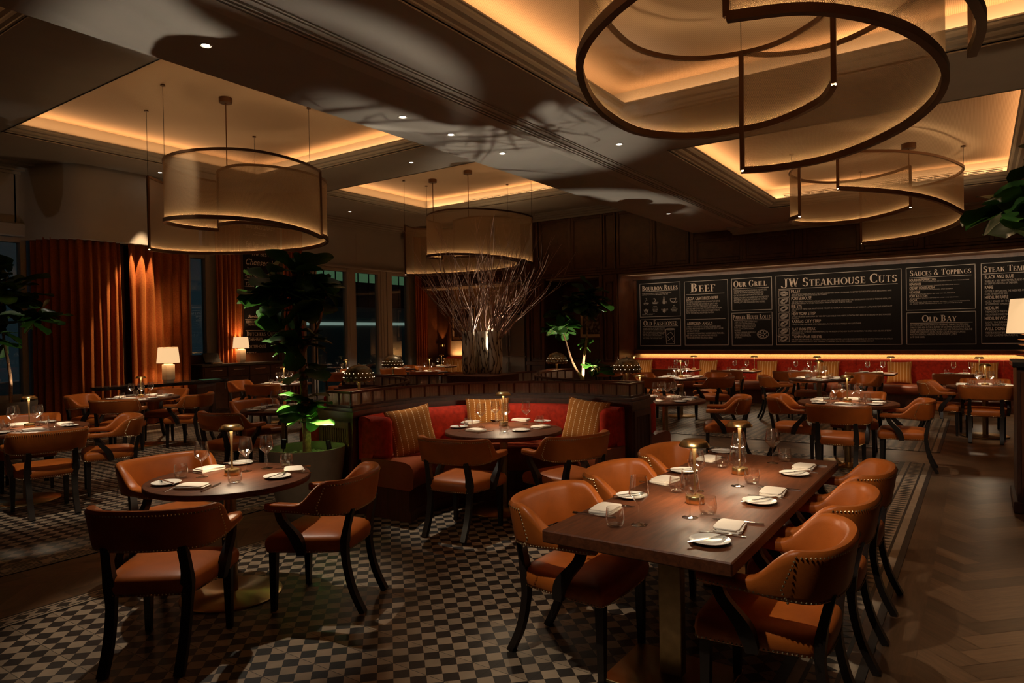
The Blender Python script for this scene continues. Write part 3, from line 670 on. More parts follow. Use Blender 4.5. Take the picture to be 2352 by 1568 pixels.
def cover(x, y, dx, dy, place, table, z=ZT, full=True, glass=True, flip=1, nap=None, plate=None, wine=None, tum=None):
    """one place setting: x,y = napkin centre, (dx,dy) = the way the diner looks"""
    l = math.hypot(dx, dy); dx, dy = dx/l, dy/l; rz = face(dx, dy)+rnd.uniform(-.12, .12)
    W = lambda a, b: (x+dy*a+dx*b, y-dx*a+dy*b)
    g = 'place settings of the ' + table; at = '%s on the %s' % (place, table)
    item('napkin', MN, x, y, z, rz+PI/2*0, 'folded napkin '+at, 'napkin', 'napkins on the tables')
    p = plate or W(-.26*flip, .02); item('bread_plate', MP, p[0], p[1], z, 0, 'bread plate '+at, 'plate', 'bread plates on the tables')
    if full:
        q = W(-.115, .0); item('fork', MF, q[0], q[1], z, rz, 'fork '+at, 'fork', 'dinner forks on the tables')
        q = W(.115, .0); item('knife', MK, q[0], q[1], z, rz, 'dinner knife '+at, 'knife', 'dinner knives on the tables')
        item('knife', MK, p[0], p[1], z+.0135, rz+.9, 'butter knife '+at, 'knife', 'butter knives on bread plates')
    if glass:
        q = wine or W(.07, .225); item('wine_glass', MW, q[0], q[1], z, 0, 'wine glass '+at, 'glass', 'wine glasses on the tables')
        q = tum or W(.19, .15); item('tumbler', MT, q[0], q[1], z, 0, 'water tumbler '+at, 'glass', 'water tumblers on the tables')

# ---- left foreground round table
N1 = 'round table in the left foreground'
T1 = (-3.985, 2.55); round_table(*T1, .50, 'dark oak round table on a brass disc base in the left foreground', base=.31)
CG = 'tan leather armchairs with nailhead trim'
def ch(x, y, dx, dy, table, extra=None):
    T_ = extra or side_word(-dx, -dy); return chair(x, y, dx, dy, 'tan leather armchair %s of the %s' % (T_, table), CG)
ch(-3.575, 1.925, -.30, .40, N1); ch(-3.41, 2.83, -.45, -.21, N1); ch(-4.63, 2.56, 1, -.02, N1)
cover(-3.90, 2.25, -.22, .33, 'near', N1, plate=(-4.14, 2.22), wine=(-4.15, 2.46), tum=(-4.24, 2.37))
cover(-4.33, 2.62, 1, 0, 'far left', N1, plate=(-4.33, 2.86), wine=(-4.06, 2.72), tum=(-3.79, 2.46))
cover(-3.79, 2.90, -.3, -.45, 'far right', N1, plate=(-3.70, 2.70), wine=(-4.03, 2.86), tum=(-3.95, 2.96))
table_lamp(-4.035, 2.60, ZT, 'cordless brass lamp lit on the left foreground round table')
# ---- front booth table
N2 = 'round table inside the front booth'
T2 = (-3.69, 5.19); round_table(*T2, .55, 'dark oak round table on a tall brass pole inside the front booth', base=.33)
ch(-3.60, 4.47, -.10, .80, N2); ch(-2.93, 5.03, -.85, .30, N2)
cover(-3.84, 4.96, 0, 1, 'near', N2, plate=(-4.13, 5.07), wine=(-3.79, 5.37), tum=(-3.57, 5.03))
cover(-4.25, 5.40, 1, 0, 'left', N2, plate=(-4.14, 5.70), wine=(-3.97, 5.21), tum=(-4.07, 5.14))
cover(-3.90, 5.80, .1, -1, 'far', N2, plate=(-3.64, 5.80), wine=(-3.98, 5.46), tum=(-4.04, 5.60))
cover(-3.43, 5.43, -1, 0, 'right', N2, plate=(-3.48, 5.17), wine=(-3.67, 5.55), tum=(-3.56, 5.62))
table_lamp(-3.83, 5.39, ZT, 'cordless brass lamp lit on the front booth table')
# ---- long rectangular table
N3 = 'long rectangular table'
t = thing('rectangular_table', 'long dark oak rectangular table on two brass posts in the right foreground', 'table', (-1.215, 3.79, .005), 0)
obj('tabletop', MB().box(-.43, -1.19, ZT-.063, .43, 1.19, ZT-.005, .006), M['table_wood'], t, False)
for sy in (-.72, .72):
    obj('leg', MB().box(-.055, sy-.03, .02, .055, sy+.03, ZT-.08, .003).box(-.2, sy-.10, ZT-.08, .2, sy+.10, ZT-.063), M['brass_dark'], t, False)
    obj('base_plate', MB().box(-.27, sy-.22, 0, .27, sy+.22, .016, .003), M['brass'], t, False)
for i, (pl, yy) in enumerate((('near', 3.02), ('middle', 3.80), ('far', 4.60))):
    chair(-.735, yy, -1, 0, 'tan leather armchair %s on the right side of the long rectangular table' % (['nearest', 'second', 'farthest'][i]), CG)
    chair(-1.70, yy+.05, 1, 0, 'tan leather armchair %s on the left side of the long rectangular table' % (['nearest', 'second', 'farthest'][i]), CG)
    cover(-.93, yy+.04, -1, 0, pl+' right', N3, plate=(-.94, yy-.21), wine=(-1.145, yy+.12), tum=(-1.09, yy+.215))
    cover(-1.55, yy+.03, 1, 0, pl+' left', N3, plate=(-1.55, yy+.345), wine=(-1.30, yy-.12), tum=(-1.385, yy-.20))
table_lamp(-1.22, 3.42, ZT, 'nearer cordless brass lamp on the long rectangular table'); table_lamp(-1.23, 4.26, ZT, 'farther cordless brass lamp on the long rectangular table')

# ---- the other round tables: (name, label, centre, radius, lamp offset, [diner directions], [chairs (offset from centre, facing or None)], tableware detail)
def four(name, label, x, y, R, seats, chairs, full=True, lampo=(0, 0), lamplabel=None, base=.30):
    round_table(x, y, R, label, base=base)
    for a in seats:
        dx, dy = math.cos(math.radians(a)), math.sin(math.radians(a)); cover(x+dx*R*.62, y+dy*R*.62, -dx, -dy, side_word(dx, dy), name, full=full)
    for c in chairs:
        a, d = c[:2]; dx, dy = math.cos(math.radians(a)), math.sin(math.radians(a)); ch(x+dx*d, y+dy*d, -dx, -dy, name)
    if lamplabel: table_lamp(x+lampo[0], y+lampo[1], ZT, lamplabel)
four('round table at the left picture edge', 'dark oak round table cut by the left picture edge', -8.20, 2.93, .57, (-10, 80, 170, 260), ((-8, .73), (70, .76), (160, .75), (262, .78)), lamplabel='cordless brass lamp on the round table at the left picture edge', lampo=(-.02, .04))
four('round table before the lit orange curtains', 'dark oak round table in front of the lit orange curtains', -10.85, 5.45, .55, (-55, 35, 125, 215), ((-50, .74), (28, .80), (125, .74), (215, .78)), lamplabel='cordless brass lamp on the table before the orange curtains')
four('round table behind the large potted fig', 'dark oak round table half hidden by the large potted fig', -7.30, 5.45, .52, (-60, 30, 120, 210), ((-85, .78), (170, .72)), lamplabel=None)
four('round table nearest the granite sideboard', 'dark oak round table nearest the granite topped sideboard', -11.30, 8.45, .52, (-60, 30, 120, 210), ((205, .80), (-62, .76)), full=False, lamplabel='cordless brass lamp on the table nearest the sideboard')
four('round table of the right booth', 'dark oak round table standing in the right booth', -3.42, 8.50, .52, (0, 90, 180, 270), ((18, .76),), lamplabel='cordless brass lamp on the right booth table', lampo=(-.30, -.12))
four('far round table left of the aisle', 'dark oak round table farther back left of the aisle', -4.80, 12.75, .50, (0, 90, 180, 270), ((-20, .78), (60, .78), (165, .80), (262, .74)), full=False, lamplabel='cordless brass lamp on the far round table left of the aisle')
four('round table just behind the long table', 'dark oak round table just behind the long rectangular table', -1.33, 9.12, .56, (0, 90, 180, 270), ((3, .60), (90, .74), (184, .60), (-88, .74)), lamplabel='cordless brass lamp on the table just behind the long table', base=.34)
four('round table below the steak cuts board', 'dark oak round table farther back below the steak cuts board', -2.40, 13.3, .51, (0, 90, 180, 270), ((40, .78), (115, .78), (200, .72)), full=False, lamplabel='cordless brass lamp on the table below the steak cuts board')
four('round table beside the dark cabinet', 'dark oak round table beside the dark cabinet at right', .07, 12.42, .50, (0, 90, 180, 270), ((-90, .48), (175, .56), (90, .62), (0, .60)), full=False, lamplabel='cordless brass lamp on the table beside the dark cabinet')
# ---- back left tables by the windows
for i, (x, y, wd) in enumerate(((-13.1, 11.6, 'first'), (-13.2, 13.6, 'second'), (-11.3, 12.7, 'third'), (-13.0, 15.15, 'fourth'), (-11.1, 14.6, 'fifth'))):
    nm = '%s window table past the sideboard' % wd
    round_table(x, y, .48, '%s round table by the windows counted from the sideboard' % wd, 'window tables')
    for a in (-45, 135): 
        dx, dy = math.cos(math.radians(a)), math.sin(math.radians(a)); cover(x+dx*.3, y+dy*.3, -dx, -dy, side_word(dx, dy), nm, full=False)
    if i not in (3,): 
        for a in (-55, 125): dx, dy = math.cos(math.radians(a)), math.sin(math.radians(a)); ch(x+dx*.76, y+dy*.76, -dx, -dy, nm)
    else: ch(x+.2, y-.76, -.2, 1, nm)
    table_lamp(x, y+.05, ZT, 'cordless brass lamp on the %s' % nm)

# ------------------------------------------------------------------ banquette along the back wall
def cushion_mesh(s=.46, th=.13):
    mb = MB(); mb.uv = []; n = 16
    for side in (1, -1):
        rows = []
        for i in range(n+1):
            r = []
            for j in range(n+1):
                u, v = i/n*2-1, j/n*2-1; pin = .10
                x = u*s/2*(1-pin*(1-abs(u))*0-pin*(1-v*v)*.0) ; y = v*s/2
                x *= 1-.07*(1-v*v)*abs(u)**3*1.0; y *= 1-.07*(1-u*u)*abs(v)**3
                z = side*th/2*((1-u**4)*(1-v**4))**.55
                r.append((x, y, z)); mb.uv.append(((u+1)/2, (v+1)/2))
            rows.append(r)
        mb.grid(rows)
    return mb.mesh('cushion', ang=180)
MC = cushion_mesh(); MC.materials.append(M['cushion'])
def cushion(x, y, z, rz, tilt, label, group, roll=0.0, sc=1.0):
    o = link('cushion', MC, None, None, (x, y, z)); o.rotation_mode = 'XYZ'
    o.matrix_world = Matrix.Translation((x, y, z)) @ Matrix.Rotation(rz, 4, 'Z') @ Matrix.Rotation(tilt, 4, 'X') @ Matrix.Rotation(roll, 4, 'Z') @ Matrix.Scale(sc, 4)
    return tag(o, label, 'cushion', group)
def banquette(name, label, x0, x1, yb, front):
    t = thing(name, label, 'banquette', ((x0+x1)/2, front, 0)); L = (x1-x0)/2; d = yb-front
    obj('plinth', MB().box(-L, .03, 0, L, d, .30).box(-L, .02, 0, L, .03, .03), M['plinth'], t, False)
    n = max(1, round(2*L/2.7))
    for k in range(n):
        a, b = -L+2*L*k/n, -L+2*L*(k+1)/n; obj('seat_cushion', MB().box(a+.004, -.03, .30, b-.004, d-.12, .50, .05), M['leather_red'], t, ang=80)
    for k in range(n):
        a, b = -L+2*L*k/n, -L+2*L*(k+1)/n; mb = MB(); rows = []
        for y, z in ((d-.20, .50), (d-.21, .62), (d-.19, .86), (d-.15, .955), (d-.10, .985), (d-.04, .985), (d-.02, .50)): rows.append([(a+.003, y, z), (b-.003, y, z)])
        mb.grid(rows, close=False); obj('backrest', mb, M['velvet'], t, ang=70)
    return t
banquette('banquette', 'long red velvet banquette under the large menu board', -7.40, 3.0, 16.5, 15.70)
banquette('banquette', 'back left banquette under the framed photograph', -13.8, -12.05, 16.5, 15.75)
BW = ['first', 'second', 'third', 'fourth', 'fifth', 'sixth']
for i, xl in enumerate((-6.95, -5.45, -4.08, -2.79, -1.43, .02)):
    x = xl-.28; nm = '%s banquette table from the left' % BW[i]
    t = thing('banquette_table', 'square oak table, %s along the back banquette from the left' % BW[i], 'table', (x, 15.28, 0), 0, 'square tables along the back banquette')
    obj('tabletop', MB().box(-.36, -.34, ZT-.035, .36, .34, ZT, .004), M['table_wood2'], t, False)
    obj('pole', MB().lathe([(.035, .012), (.035, ZT-.035)], 16), M['brass_dark'], t); obj('base_plate', MB().box(-.24, -.20, 0, .24, .20, .014, .003), M['brass'], t, False)
    table_lamp(xl-.02, 15.38, ZT, 'cordless brass lamp on the %s' % nm)
    cover(x-.02, 15.10, 0, 1, 'near', nm, full=False, wine=(x-.14, 15.28), tum=(x-.25, 15.2)); cover(x+.02, 15.46, 0, -1, 'far', nm, full=False, wine=(x+.13, 15.28), tum=(x+.05, 15.30), plate=(x-.22, 15.45))
    chair(x-.12, 14.72 if i != 1 else 14.74, 0, 1, 'tan leather armchair drawn up to the %s' % nm, CG)
    cushion(xl+.06 if i else xl-.1, 16.13, .73, rnd.uniform(-.1, .1), 1.32, 'striped mustard cushion on the banquette behind the %s' % nm, 'mustard cushions on the back banquette')
for i, x in enumerate((-13.55, -13.1, -12.5)): cushion(x, 16.15, .73, 0, 1.32, 'striped mustard cushion, %s on the back left banquette' % ('leftmost', 'middle one', 'rightmost')[i], 'mustard cushions on the back left banquette')
PANELS=[
((-7.282, 2.911, -6.183, 2.039),[(-7.213, 2.706, -6.253, 2.659)],[
('s', 'Bourbon Rules', -7.215, 2.723, -6.252, 0.127),
('b', 'TO BE CALLED BOURBON A WHISKEY MUST MEET A SET OF RULES', -7.216, 2.635, -6.418, 0.026),
('b', 'AND MUST BE MADE IN A CERTAIN WAY THEY ARE', -7.217, 2.602, -6.512, 0.024),
('b', 'MADE FROM', -7.169, 2.399, -7.065, 0.019),
('b', 'A MASH OF CORN', -7.201, 2.378, -7.03, 0.019),
('b', 'AGED IN NEW OAK', -6.946, 2.405, -6.77, 0.02),
('b', 'BARRELS ONLY', -6.941, 2.379, -6.777, 0.02),
('b', 'AT LEAST TWO', -6.679, 2.405, -6.537, 0.019),
('b', 'YEARS OLD', -6.669, 2.379, -6.551, 0.019),
('b', 'MADE IN THE', -6.441, 2.405, -6.262, 0.019),
('b', 'UNITED STATES', -6.422, 2.382, -6.283, 0.019),
('b', 'CHARRED', -7.181, 2.217, -7.037, 0.019),
('b', 'NEW OAK', -7.172, 2.195, -7.047, 0.019),
('b', 'BARREL', -7.162, 2.172, -7.061, 0.02),
('b', 'NOT OVER', -6.932, 2.224, -6.786, 0.019),
('b', '160 PROOF', -6.927, 2.198, -6.793, 0.019),
('b', 'DISTILLED', -6.917, 2.172, -6.805, 0.019),
('b', 'NO COLOUR', -6.696, 2.219, -6.513, 0.019),
('b', 'OR FLAVOUR', -6.688, 2.195, -6.524, 0.02),
('b', 'ADDED', -6.658, 2.171, -6.562, 0.02),
('b', 'BOTTLED AT', -6.439, 2.212, -6.264, 0.019),
('b', '80 PROOF', -6.428, 2.189, -6.275, 0.019),
('b', 'OR MORE', -6.411, 2.166, -6.293, 0.019),
('b', '100%', -6.912, 2.298, -6.808, 0.02),
('b', 'NATURAL', -6.926, 2.257, -6.786, 0.02),
('b', '80', -6.374, 2.301, -6.324, 0.019),
('b', 'PROOF', -6.397, 2.26, -6.3, 0.019),
('b', 'AND THAT IS ALL THERE IS TO IT', -7.222, 2.112, -6.874, 0.015),
('b', 'CHEERS TO THAT AND ENJOY', -7.222, 2.092, -6.925, 0.016)]),
((-7.283, 1.979, -6.183, 1.296),[(-7.213, 1.795, -6.259, 1.776)],[
('s', 'Old Fashioned', -7.191, 1.817, -6.278, 0.13),
('b', 'A CLASSIC COCKTAIL OF THE BAR MADE WITH', -7.214, 1.736, -6.605, 0.024),
('b', 'OLD KENTUCKY RYE, BOURBON, SUGAR AND A', -7.214, 1.702, -6.558, 0.024),
('b', 'DASH OF BITTERS. STIRRED AND POURED', -7.215, 1.665, -6.575, 0.023),
('b', 'OVER ONE LARGE CUBE OF CLEAR ICE AND', -7.215, 1.628, -6.606, 0.024),
('b', 'FINISHED WITH ORANGE PEEL TWISTED', -7.216, 1.589, -6.627, 0.024),
('b', 'OVER THE GLASS. IT WAS FIRST MADE', -7.216, 1.549, -6.708, 0.023),
('b', 'IN LOUISVILLE. WE STIR EACH ONE BY HAND', -7.217, 1.51, -6.648, 0.023),
('b', 'AND SERVE IT IN A ROCKS GLASS', -7.218, 1.473, -6.682, 0.024)]),
((-6.082, 2.897, -4.992, 1.303),[(-6.042, 2.57, -5.076, 2.525), (-6.035, 1.949, -5.06, 1.924)],[
('s', 'Beef', -5.922, 2.624, -5.301, 0.224),
('h', 'USDA CERTIFIED BEEF', -6.037, 2.429, -5.23, 0.078),
('b', 'THE UNITED STATES DEPARTMENT OF AGRICULTURE DEFINES', -6.029, 2.364, -5.182, 0.04),
('b', 'CERTIFIED STANDARDS AND CERTIFIES THE QUALITY AND', -6.036, 2.308, -5.25, 0.04),
('b', 'CONSISTENCY OF CATTLE THROUGHOUT NORTH AMERICA.', -6.037, 2.254, -5.235, 0.04),
('b', 'OUR USDA BEEF COMES FROM THE GREAT AMERICAN PLAINS', -6.035, 2.199, -5.136, 0.04),
('b', 'AND IS RENOWNED FOR ITS DELICIOUS UNIQUE MARBLING,', -6.032, 2.145, -5.188, 0.04),
('b', 'SUBTLE TEXTURE AND UNSURPASSED FLAVOUR.', -6.033, 2.091, -5.339, 0.04),
('h', 'ABERDEEN ANGUS', -6.024, 1.813, -5.376, 0.072),
('b', 'A BREED OF CATTLE NATIVE TO SCOTLAND, OUR ABERDEEN ANGUS', -6.029, 1.745, -5.178, 0.04),
('b', 'IS WIDELY RECOGNISED FOR ITS DISTINCTIVE BEEFY FLAVOUR', -6.032, 1.694, -5.115, 0.04),
('b', 'AND DELICATE TEXTURE.', -6.03, 1.64, -5.701, 0.037),
('b', 'THE GRASS-FED CATTLE NATURALLY HAVE LESS MARBLING THAN U.S.D.A.', -6.023, 1.582, -5.089, 0.04),
('b', 'BEEF. THE DISTINCTIVE FLAVOUR TRULY REFLECTS', -6.034, 1.527, -5.266, 0.04),
('b', 'THE PASTURE ON WHICH THE CATTLE IS GRAZED.', -6.025, 1.471, -5.366, 0.04)]),
((-4.906, 2.899, -3.968, 2.131),[(-4.86, 2.656, -4.04, 2.614)],[
('s', 'Our Grill', -4.856, 2.696, -4.092, 0.147),
('b', 'OUR SIGNATURE MONTAGUE LEGEND RADIANT GRILL', -4.848, 2.586, -4.078, 0.04),
('b', 'CREATES A COOKING TEMPERATURE OF 650C', -4.849, 2.535, -4.16, 0.04),
('b', 'ON THE TOP AND THE BOTTOM OF THE GRILL AND', -4.849, 2.477, -4.167, 0.04),
('b', 'SEARING. THIS CREATES A CHARRED CRUST WHICH QUICKLY', -4.85, 2.418, -4.049, 0.04),
('b', 'AND PERFECTLY SEALS IN THE JUICES FOR THE MOST', -4.851, 2.367, -4.07, 0.04),
('b', 'TENDER, JUICY AND DELICIOUS STEAKS POSSIBLE.', -4.852, 2.311, -4.119, 0.04)]),
((-4.91, 2.078, -3.968, 1.296),[(-4.853, 1.898, -4.017, 1.877)],[
('s', 'Parker House Rolls', -4.883, 1.922, -4.013, 0.107),
('b', 'THESE FEATHER-LIGHT BUTTERY ROLLS', -4.844, 1.843, -4.314, 0.032),
('b', 'WERE A 19TH CENTURY STAPLE OF', -4.845, 1.8, -4.372, 0.032),
('b', 'THE PARKER HOUSE, A FAMOUS HOTEL', -4.841, 1.757, -4.338, 0.033),
('b', 'IN BOSTON - THE SAME HOTEL THAT', -4.849, 1.718, -4.357, 0.032),
('b', 'IS WELL KNOWN FOR THE BOSTON', -4.846, 1.677, -4.399, 0.03),
('b', 'CREAM PIE.', -4.847, 1.637, -4.698, 0.03),
('b', 'WE SERVE OUR PARKER HOUSE ROLLS', -4.844, 1.594, -4.358, 0.03),
('b', 'STRAIGHT FROM THE OVEN', -4.837, 1.552, -4.491, 0.029),
('b', 'TOPPED WITH A SPRINKLING', -4.838, 1.511, -4.459, 0.03),
('b', 'OF SEA SALT.', -4.839, 1.47, -4.668, 0.029)]),
((-3.884, 2.906, -1.338, 1.299),[(-3.819, 2.593, -1.412, 2.591)],[
('s', 'JW Steakhouse Cuts', -3.767, 2.636, -1.422, 0.192),
('h', 'FILLET', -3.546, 2.503, -3.343, 0.064),
('h', 'PORTERHOUSE', -3.542, 2.331, -3.114, 0.071),
('h', 'RIB EYE', -3.544, 2.152, -3.32, 0.064),
('h', 'NEW YORK STRIP', -3.543, 1.983, -3.032, 0.066),
('h', 'KANSAS CITY STRIP', -3.539, 1.808, -2.92, 0.069),
('h', 'FLAT IRON STEAK', -3.538, 1.634, -3.035, 0.059),
('h', 'TOMAHAWK RIB EYE', -3.535, 1.46, -2.91, 0.062),
('b', 'TAKEN FROM THE TENDERLOIN, A FILLET IS THE MOST SUCCULENT AND TENDER CUT AVAILABLE, THE BUTTERY TEXTURE, SUBTLE FLAVOUR AND COMPACT SHAPE', -3.538, 2.443, -1.527, 0.03),
('b', 'MAKE THIS A PERFECT VEHICLE FOR SAUCES AND TOPPINGS.', -3.538, 2.412, -2.781, 0.031),
('b', 'THIS HIGHLY-PRIZED ON-THE-BONE CUT IS LIKE GETTING TWO STEAKS IN ONE. A SLICE OF BUTTERY TENDERLOIN ON ONE SIDE OF THE BONE AND A JUICY', -3.54, 2.272, -1.532, 0.031),
('b', 'NEW YORK STRIP ON THE OTHER, THESE STEAKS OFFER UP THE BEST OF BOTH WORLDS.', -3.54, 2.231, -2.283, 0.031),
('b', 'THIS IS A CUT OF THE RIB STEAK MINUS THE BONE. THIS JUICY CUT IS SIMILAR TO THE TENDERLOIN, BUT OFFERS UP A LITTLE MORE TEXTURE AND A LOT', -3.542, 2.105, -1.516, 0.031),
('b', 'MORE STEAK FLAVOUR.', -3.542, 2.063, -3.441, 0.03),
('b', 'CUT FROM THE TENDER SHORT LOIN, A NEW YORK STRIP IS LESS MARBLED THAN A RIB EYE, BUT WITH A THICK BAND OF FAT AROUND THE EDGE FOR ADDED', -3.544, 1.93, -1.539, 0.031),
('b', 'FLAVOUR AND JUICINESS.', -3.544, 1.892, -3.381, 0.031),
('b', 'A THICK CUT STRIP LOIN GRILLED WITH THE BONE ON, THE MEAT IS HIGHLY MARBLED AND QUITE TENDER.', -3.546, 1.754, -2.104, 0.031),
('b', 'ALSO CALLED THE TOP BLADE STEAK IN REFERENCE TO THE REGION OF THE COW THAT IT COMES FROM. THIS STEAK HAS A DELICIOUS "BEEFY"', -3.548, 1.582, -1.532, 0.031),
('b', 'FLAVOUR AND HEARTY TEXTURE.', -3.548, 1.542, -3.274, 0.031),
('b', 'OUR SIGNATURE STEAKHOUSE CUT. THE SERVICE TENDER, FLAVOURFUL, FEATURES A LONG RIB BONE, AND RESEMBLES THE GIANT AX TOMAHAWK FOR A TRULY', -3.55, 1.412, -1.514, 0.031),
('b', 'DRAMATIC PRESENTATION. WE CUT EACH TOMAHAWK TO ORDER BUT HAVE LIMITED NUMBERS OF STEAKS AVAILABLE EACH DAY.', -3.55, 1.369, -1.868, 0.03)]),
((-1.257, 2.913, -0.049, 2.014),[(-1.198, 2.695, -0.114, 2.63)],[
('s', 'Sauces & Toppings', -1.183, 2.733, -0.12, 0.118),
('h', 'BOURBON PEPPERCORN', -1.193, 2.622, -0.725, 0.049),
('h', 'BEARNAISE', -1.194, 2.54, -0.982, 0.046),
('h', 'CREAMY HORSERADISH', -1.195, 2.455, -0.751, 0.052),
('h', 'RED WINE', -1.195, 2.371, -1.005, 0.046),
('h', 'PORT & STILTON', -1.196, 2.286, -0.875, 0.049),
('h', 'OSCAR', -1.197, 2.199, -1.057, 0.046),
('b', 'A CREAMY SAUCE OF CRACKED PEPPERCORNS AND BOURBON FINISHED WITH A TOUCH OF CREAM', -1.19, 2.596, -0.155, 0.018),
('b', 'A CLASSIC BUTTER SAUCE WITH FRESH TARRAGON AND WHITE WINE VINEGAR', -1.191, 2.512, -0.317, 0.017),
('b', 'MADE WITH FRESH HORSERADISH AND CREAM', -1.192, 2.43, -0.435, 0.017),
('b', 'A RICH REDUCTION OF A HEARTY RED WINE AND VEAL BEEF STOCK', -1.192, 2.342, -0.39, 0.018),
('b', 'THE SALTINESS OF STILTON IS SOFTENED BY A PORT WINE REDUCTION.', -1.193, 2.255, -0.336, 0.018),
('b', 'NAMED FOR KING OSCAR WHO ENJOYED THIS DISH. A TRADITIONAL PREPARATION', -1.194, 2.173, -0.14, 0.018),
('b', 'OF CRAB MEAT, ASPARAGUS AND BEARNAISE SAUCE', -1.194, 2.14, -0.278, 0.018)]),
((-1.257, 1.97, -0.045, 1.3),[(-1.19, 1.746, -0.102, 1.721)],[
('s', 'Old Bay', -0.975, 1.773, -0.367, 0.133),
('b', 'AN ICONIC, ZESTY SEASONING FOR CRAB AND SHRIMP CREATED MORE', -1.187, 1.688, -0.172, 0.039),
('b', 'THAN 70 YEARS AGO IN THE US SEAPORT OF BALTIMORE, AROUND THE GLOBE,', -1.188, 1.637, -0.146, 0.038),
('b', 'OLD BAY SEASONING HAS ACHIEVED A NEAR CULT-LIKE STATUS AMONG CRAB AND', -1.188, 1.588, -0.108, 0.038),
('b', 'SHRIMP APFICIONADOS. ITS DISTINCTIVE RED COLOUR AND BOLD FLAVOUR', -1.188, 1.539, -0.224, 0.039),
('b', 'MAKE IT AN ESSENTIAL INGREDIENT IN OUR AUTHENTIC, JUMBO', -1.189, 1.49, -0.376, 0.039),
('b', 'LUMP CRAB CAKES.', -1.189, 1.439, -0.929, 0.036)]),
((0.04, 2.915, 2.04, 1.309),[(0.066, 2.698, 1.866, 2.698)],[
('s', 'Steak Temperatures', 0.082, 2.733, 1.304, 0.117),
('h', 'BLACK AND BLUE', 0.104, 2.604, 0.563, 0.066),
('h', 'RARE', 0.102, 2.399, 0.238, 0.065),
('h', 'MEDIUM RARE', 0.101, 2.197, 0.481, 0.063),
('h', 'MEDIUM', 0.099, 1.988, 0.316, 0.063),
('h', 'MEDIUM WELL', 0.098, 1.783, 0.49, 0.061),
('h', 'WELL DONE', 0.096, 1.577, 0.423, 0.06),
('b', 'SEARED AT A VERY HIGH TEMPERATURE SO THE OUTSIDE IS CHARRED', 0.103, 2.535, 1.071, 0.039),
('b', 'BUT DEEP RED AND COOL ON THE INSIDE.', 0.103, 2.486, 0.631, 0.039),
('b', 'OUTSIDE IS GREY-BROWN, THE INSIDE RED AND WARM', 0.102, 2.331, 0.857, 0.039),
('b', '(CORE TEMPERATURE 52C)', 0.101, 2.282, 0.469, 0.037),
('b', 'NICELY SEARED ON THE OUTSIDE, PINK AND WARM', 0.102, 2.13, 0.949, 0.039),
('b', 'RECOMMENDED TEMPERATURE 55C', 0.104, 2.078, 0.6, 0.034),
('b', 'THE MIDDLE OF THE STEAK IS PINK', 0.105, 1.924, 0.618, 0.039),
('b', 'THE OUTSIDE IS NICELY BROWNED', 0.104, 1.871, 0.599, 0.036),
('b', 'SLIGHTLY PINK SURROUNDED BY GREY', 0.105, 1.714, 0.664, 0.039),
('b', '(CORE TEMPERATURE 65C)', 0.105, 1.659, 0.511, 0.037),
('b', 'THE STEAK IS GREY BROWN THROUGHOUT', 0.108, 1.507, 0.71, 0.039),
('b', 'OUTSIDE (CORE TEMPERATURE 71C)', 0.109, 1.457, 0.626, 0.037)]),
]
CUT_BOXES=[(-3.817, 2.568, -3.587, 2.407), (-3.819, 2.393, -3.589, 2.234), (-3.821, 2.219, -3.591, 2.061), (-3.823, 2.044, -3.593, 1.887), (-3.825, 1.87, -3.595, 1.714), (-3.827, 1.695, -3.597, 1.541), (-3.829, 1.52, -3.599, 1.368)]
LEFT_TEXT=[
('b', 'BUFFALO TRACE', 9.675, 4.278, 10.478, 0.078),
('b', 'DISTILLERY', 9.82, 4.268, 10.296, 0.032),
('b', 'ORIGIN OF FINE', 9.923, 4.173, 10.22, 0.033),
('b', 'CRAFTED WHISKEY', 9.874, 4.122, 10.265, 0.032),
('i', 'Eagle Rare', 9.664, 3.827, 10.001, 0.138),
('i', 'W L Weller', 10.069, 3.893, 10.481, 0.07),
('h', 'THE BEST...', 9.798, 3.635, 10.378, 0.079),
('i', 'Cheesecake', 9.65, 3.409, 10.518, 0.142),
('h', 'THIS SIDE', 9.685, 3.274, 9.975, 0.059),
('h', 'OF THE POND', 9.632, 3.197, 10.013, 0.059),
('h', 'TAKE ONE', 9.624, 3.081, 9.991, 0.074),
('h', 'TODAY', 10.24, 3.082, 10.434, 0.071),
('h', "TODAY'S", 9.638, 2.917, 9.98, 0.074),
('h', 'GRILLS...', 10.114, 2.922, 10.458, 0.076),
('h', 'DOUBLE CUT', 9.655, 2.509, 10.131, 0.055),
('i', 'Sundays', 9.685, 2.153, 10.02, 0.06),
('h', 'DESSERTS of', 9.638, 2.022, 9.972, 0.055),
('b', 'THE HOUSE MADE DAILY', 9.668, 1.962, 10.195, 0.046),
('i', 'Dulce', 10.111, 1.876, 10.28, 0.056),
('s', 'Butchers Cuts', 9.636, 1.717, 10.471, 0.101),
('h', 'TOMAHAWK', 9.639, 1.595, 10.083, 0.073),
('h', 'PORTERHOUSE', 9.635, 1.425, 10.165, 0.073),
('h', 'T BONE', 9.631, 1.264, 9.898, 0.069),
('h', 'KANSAS CITY', 9.627, 1.103, 10.147, 0.074)]
LEFT_LINES=[(9.613, 3.172, 10.521, 3.23), (9.61, 3.03, 10.517, 3.081), (9.606, 2.87, 10.513, 2.913), (9.607, 2.1, 10.509, 2.108), (9.608, 1.848, 10.502, 1.844), (9.605, 1.692, 10.499, 1.681), (9.615, 1.017, 10.524, 0.974)]
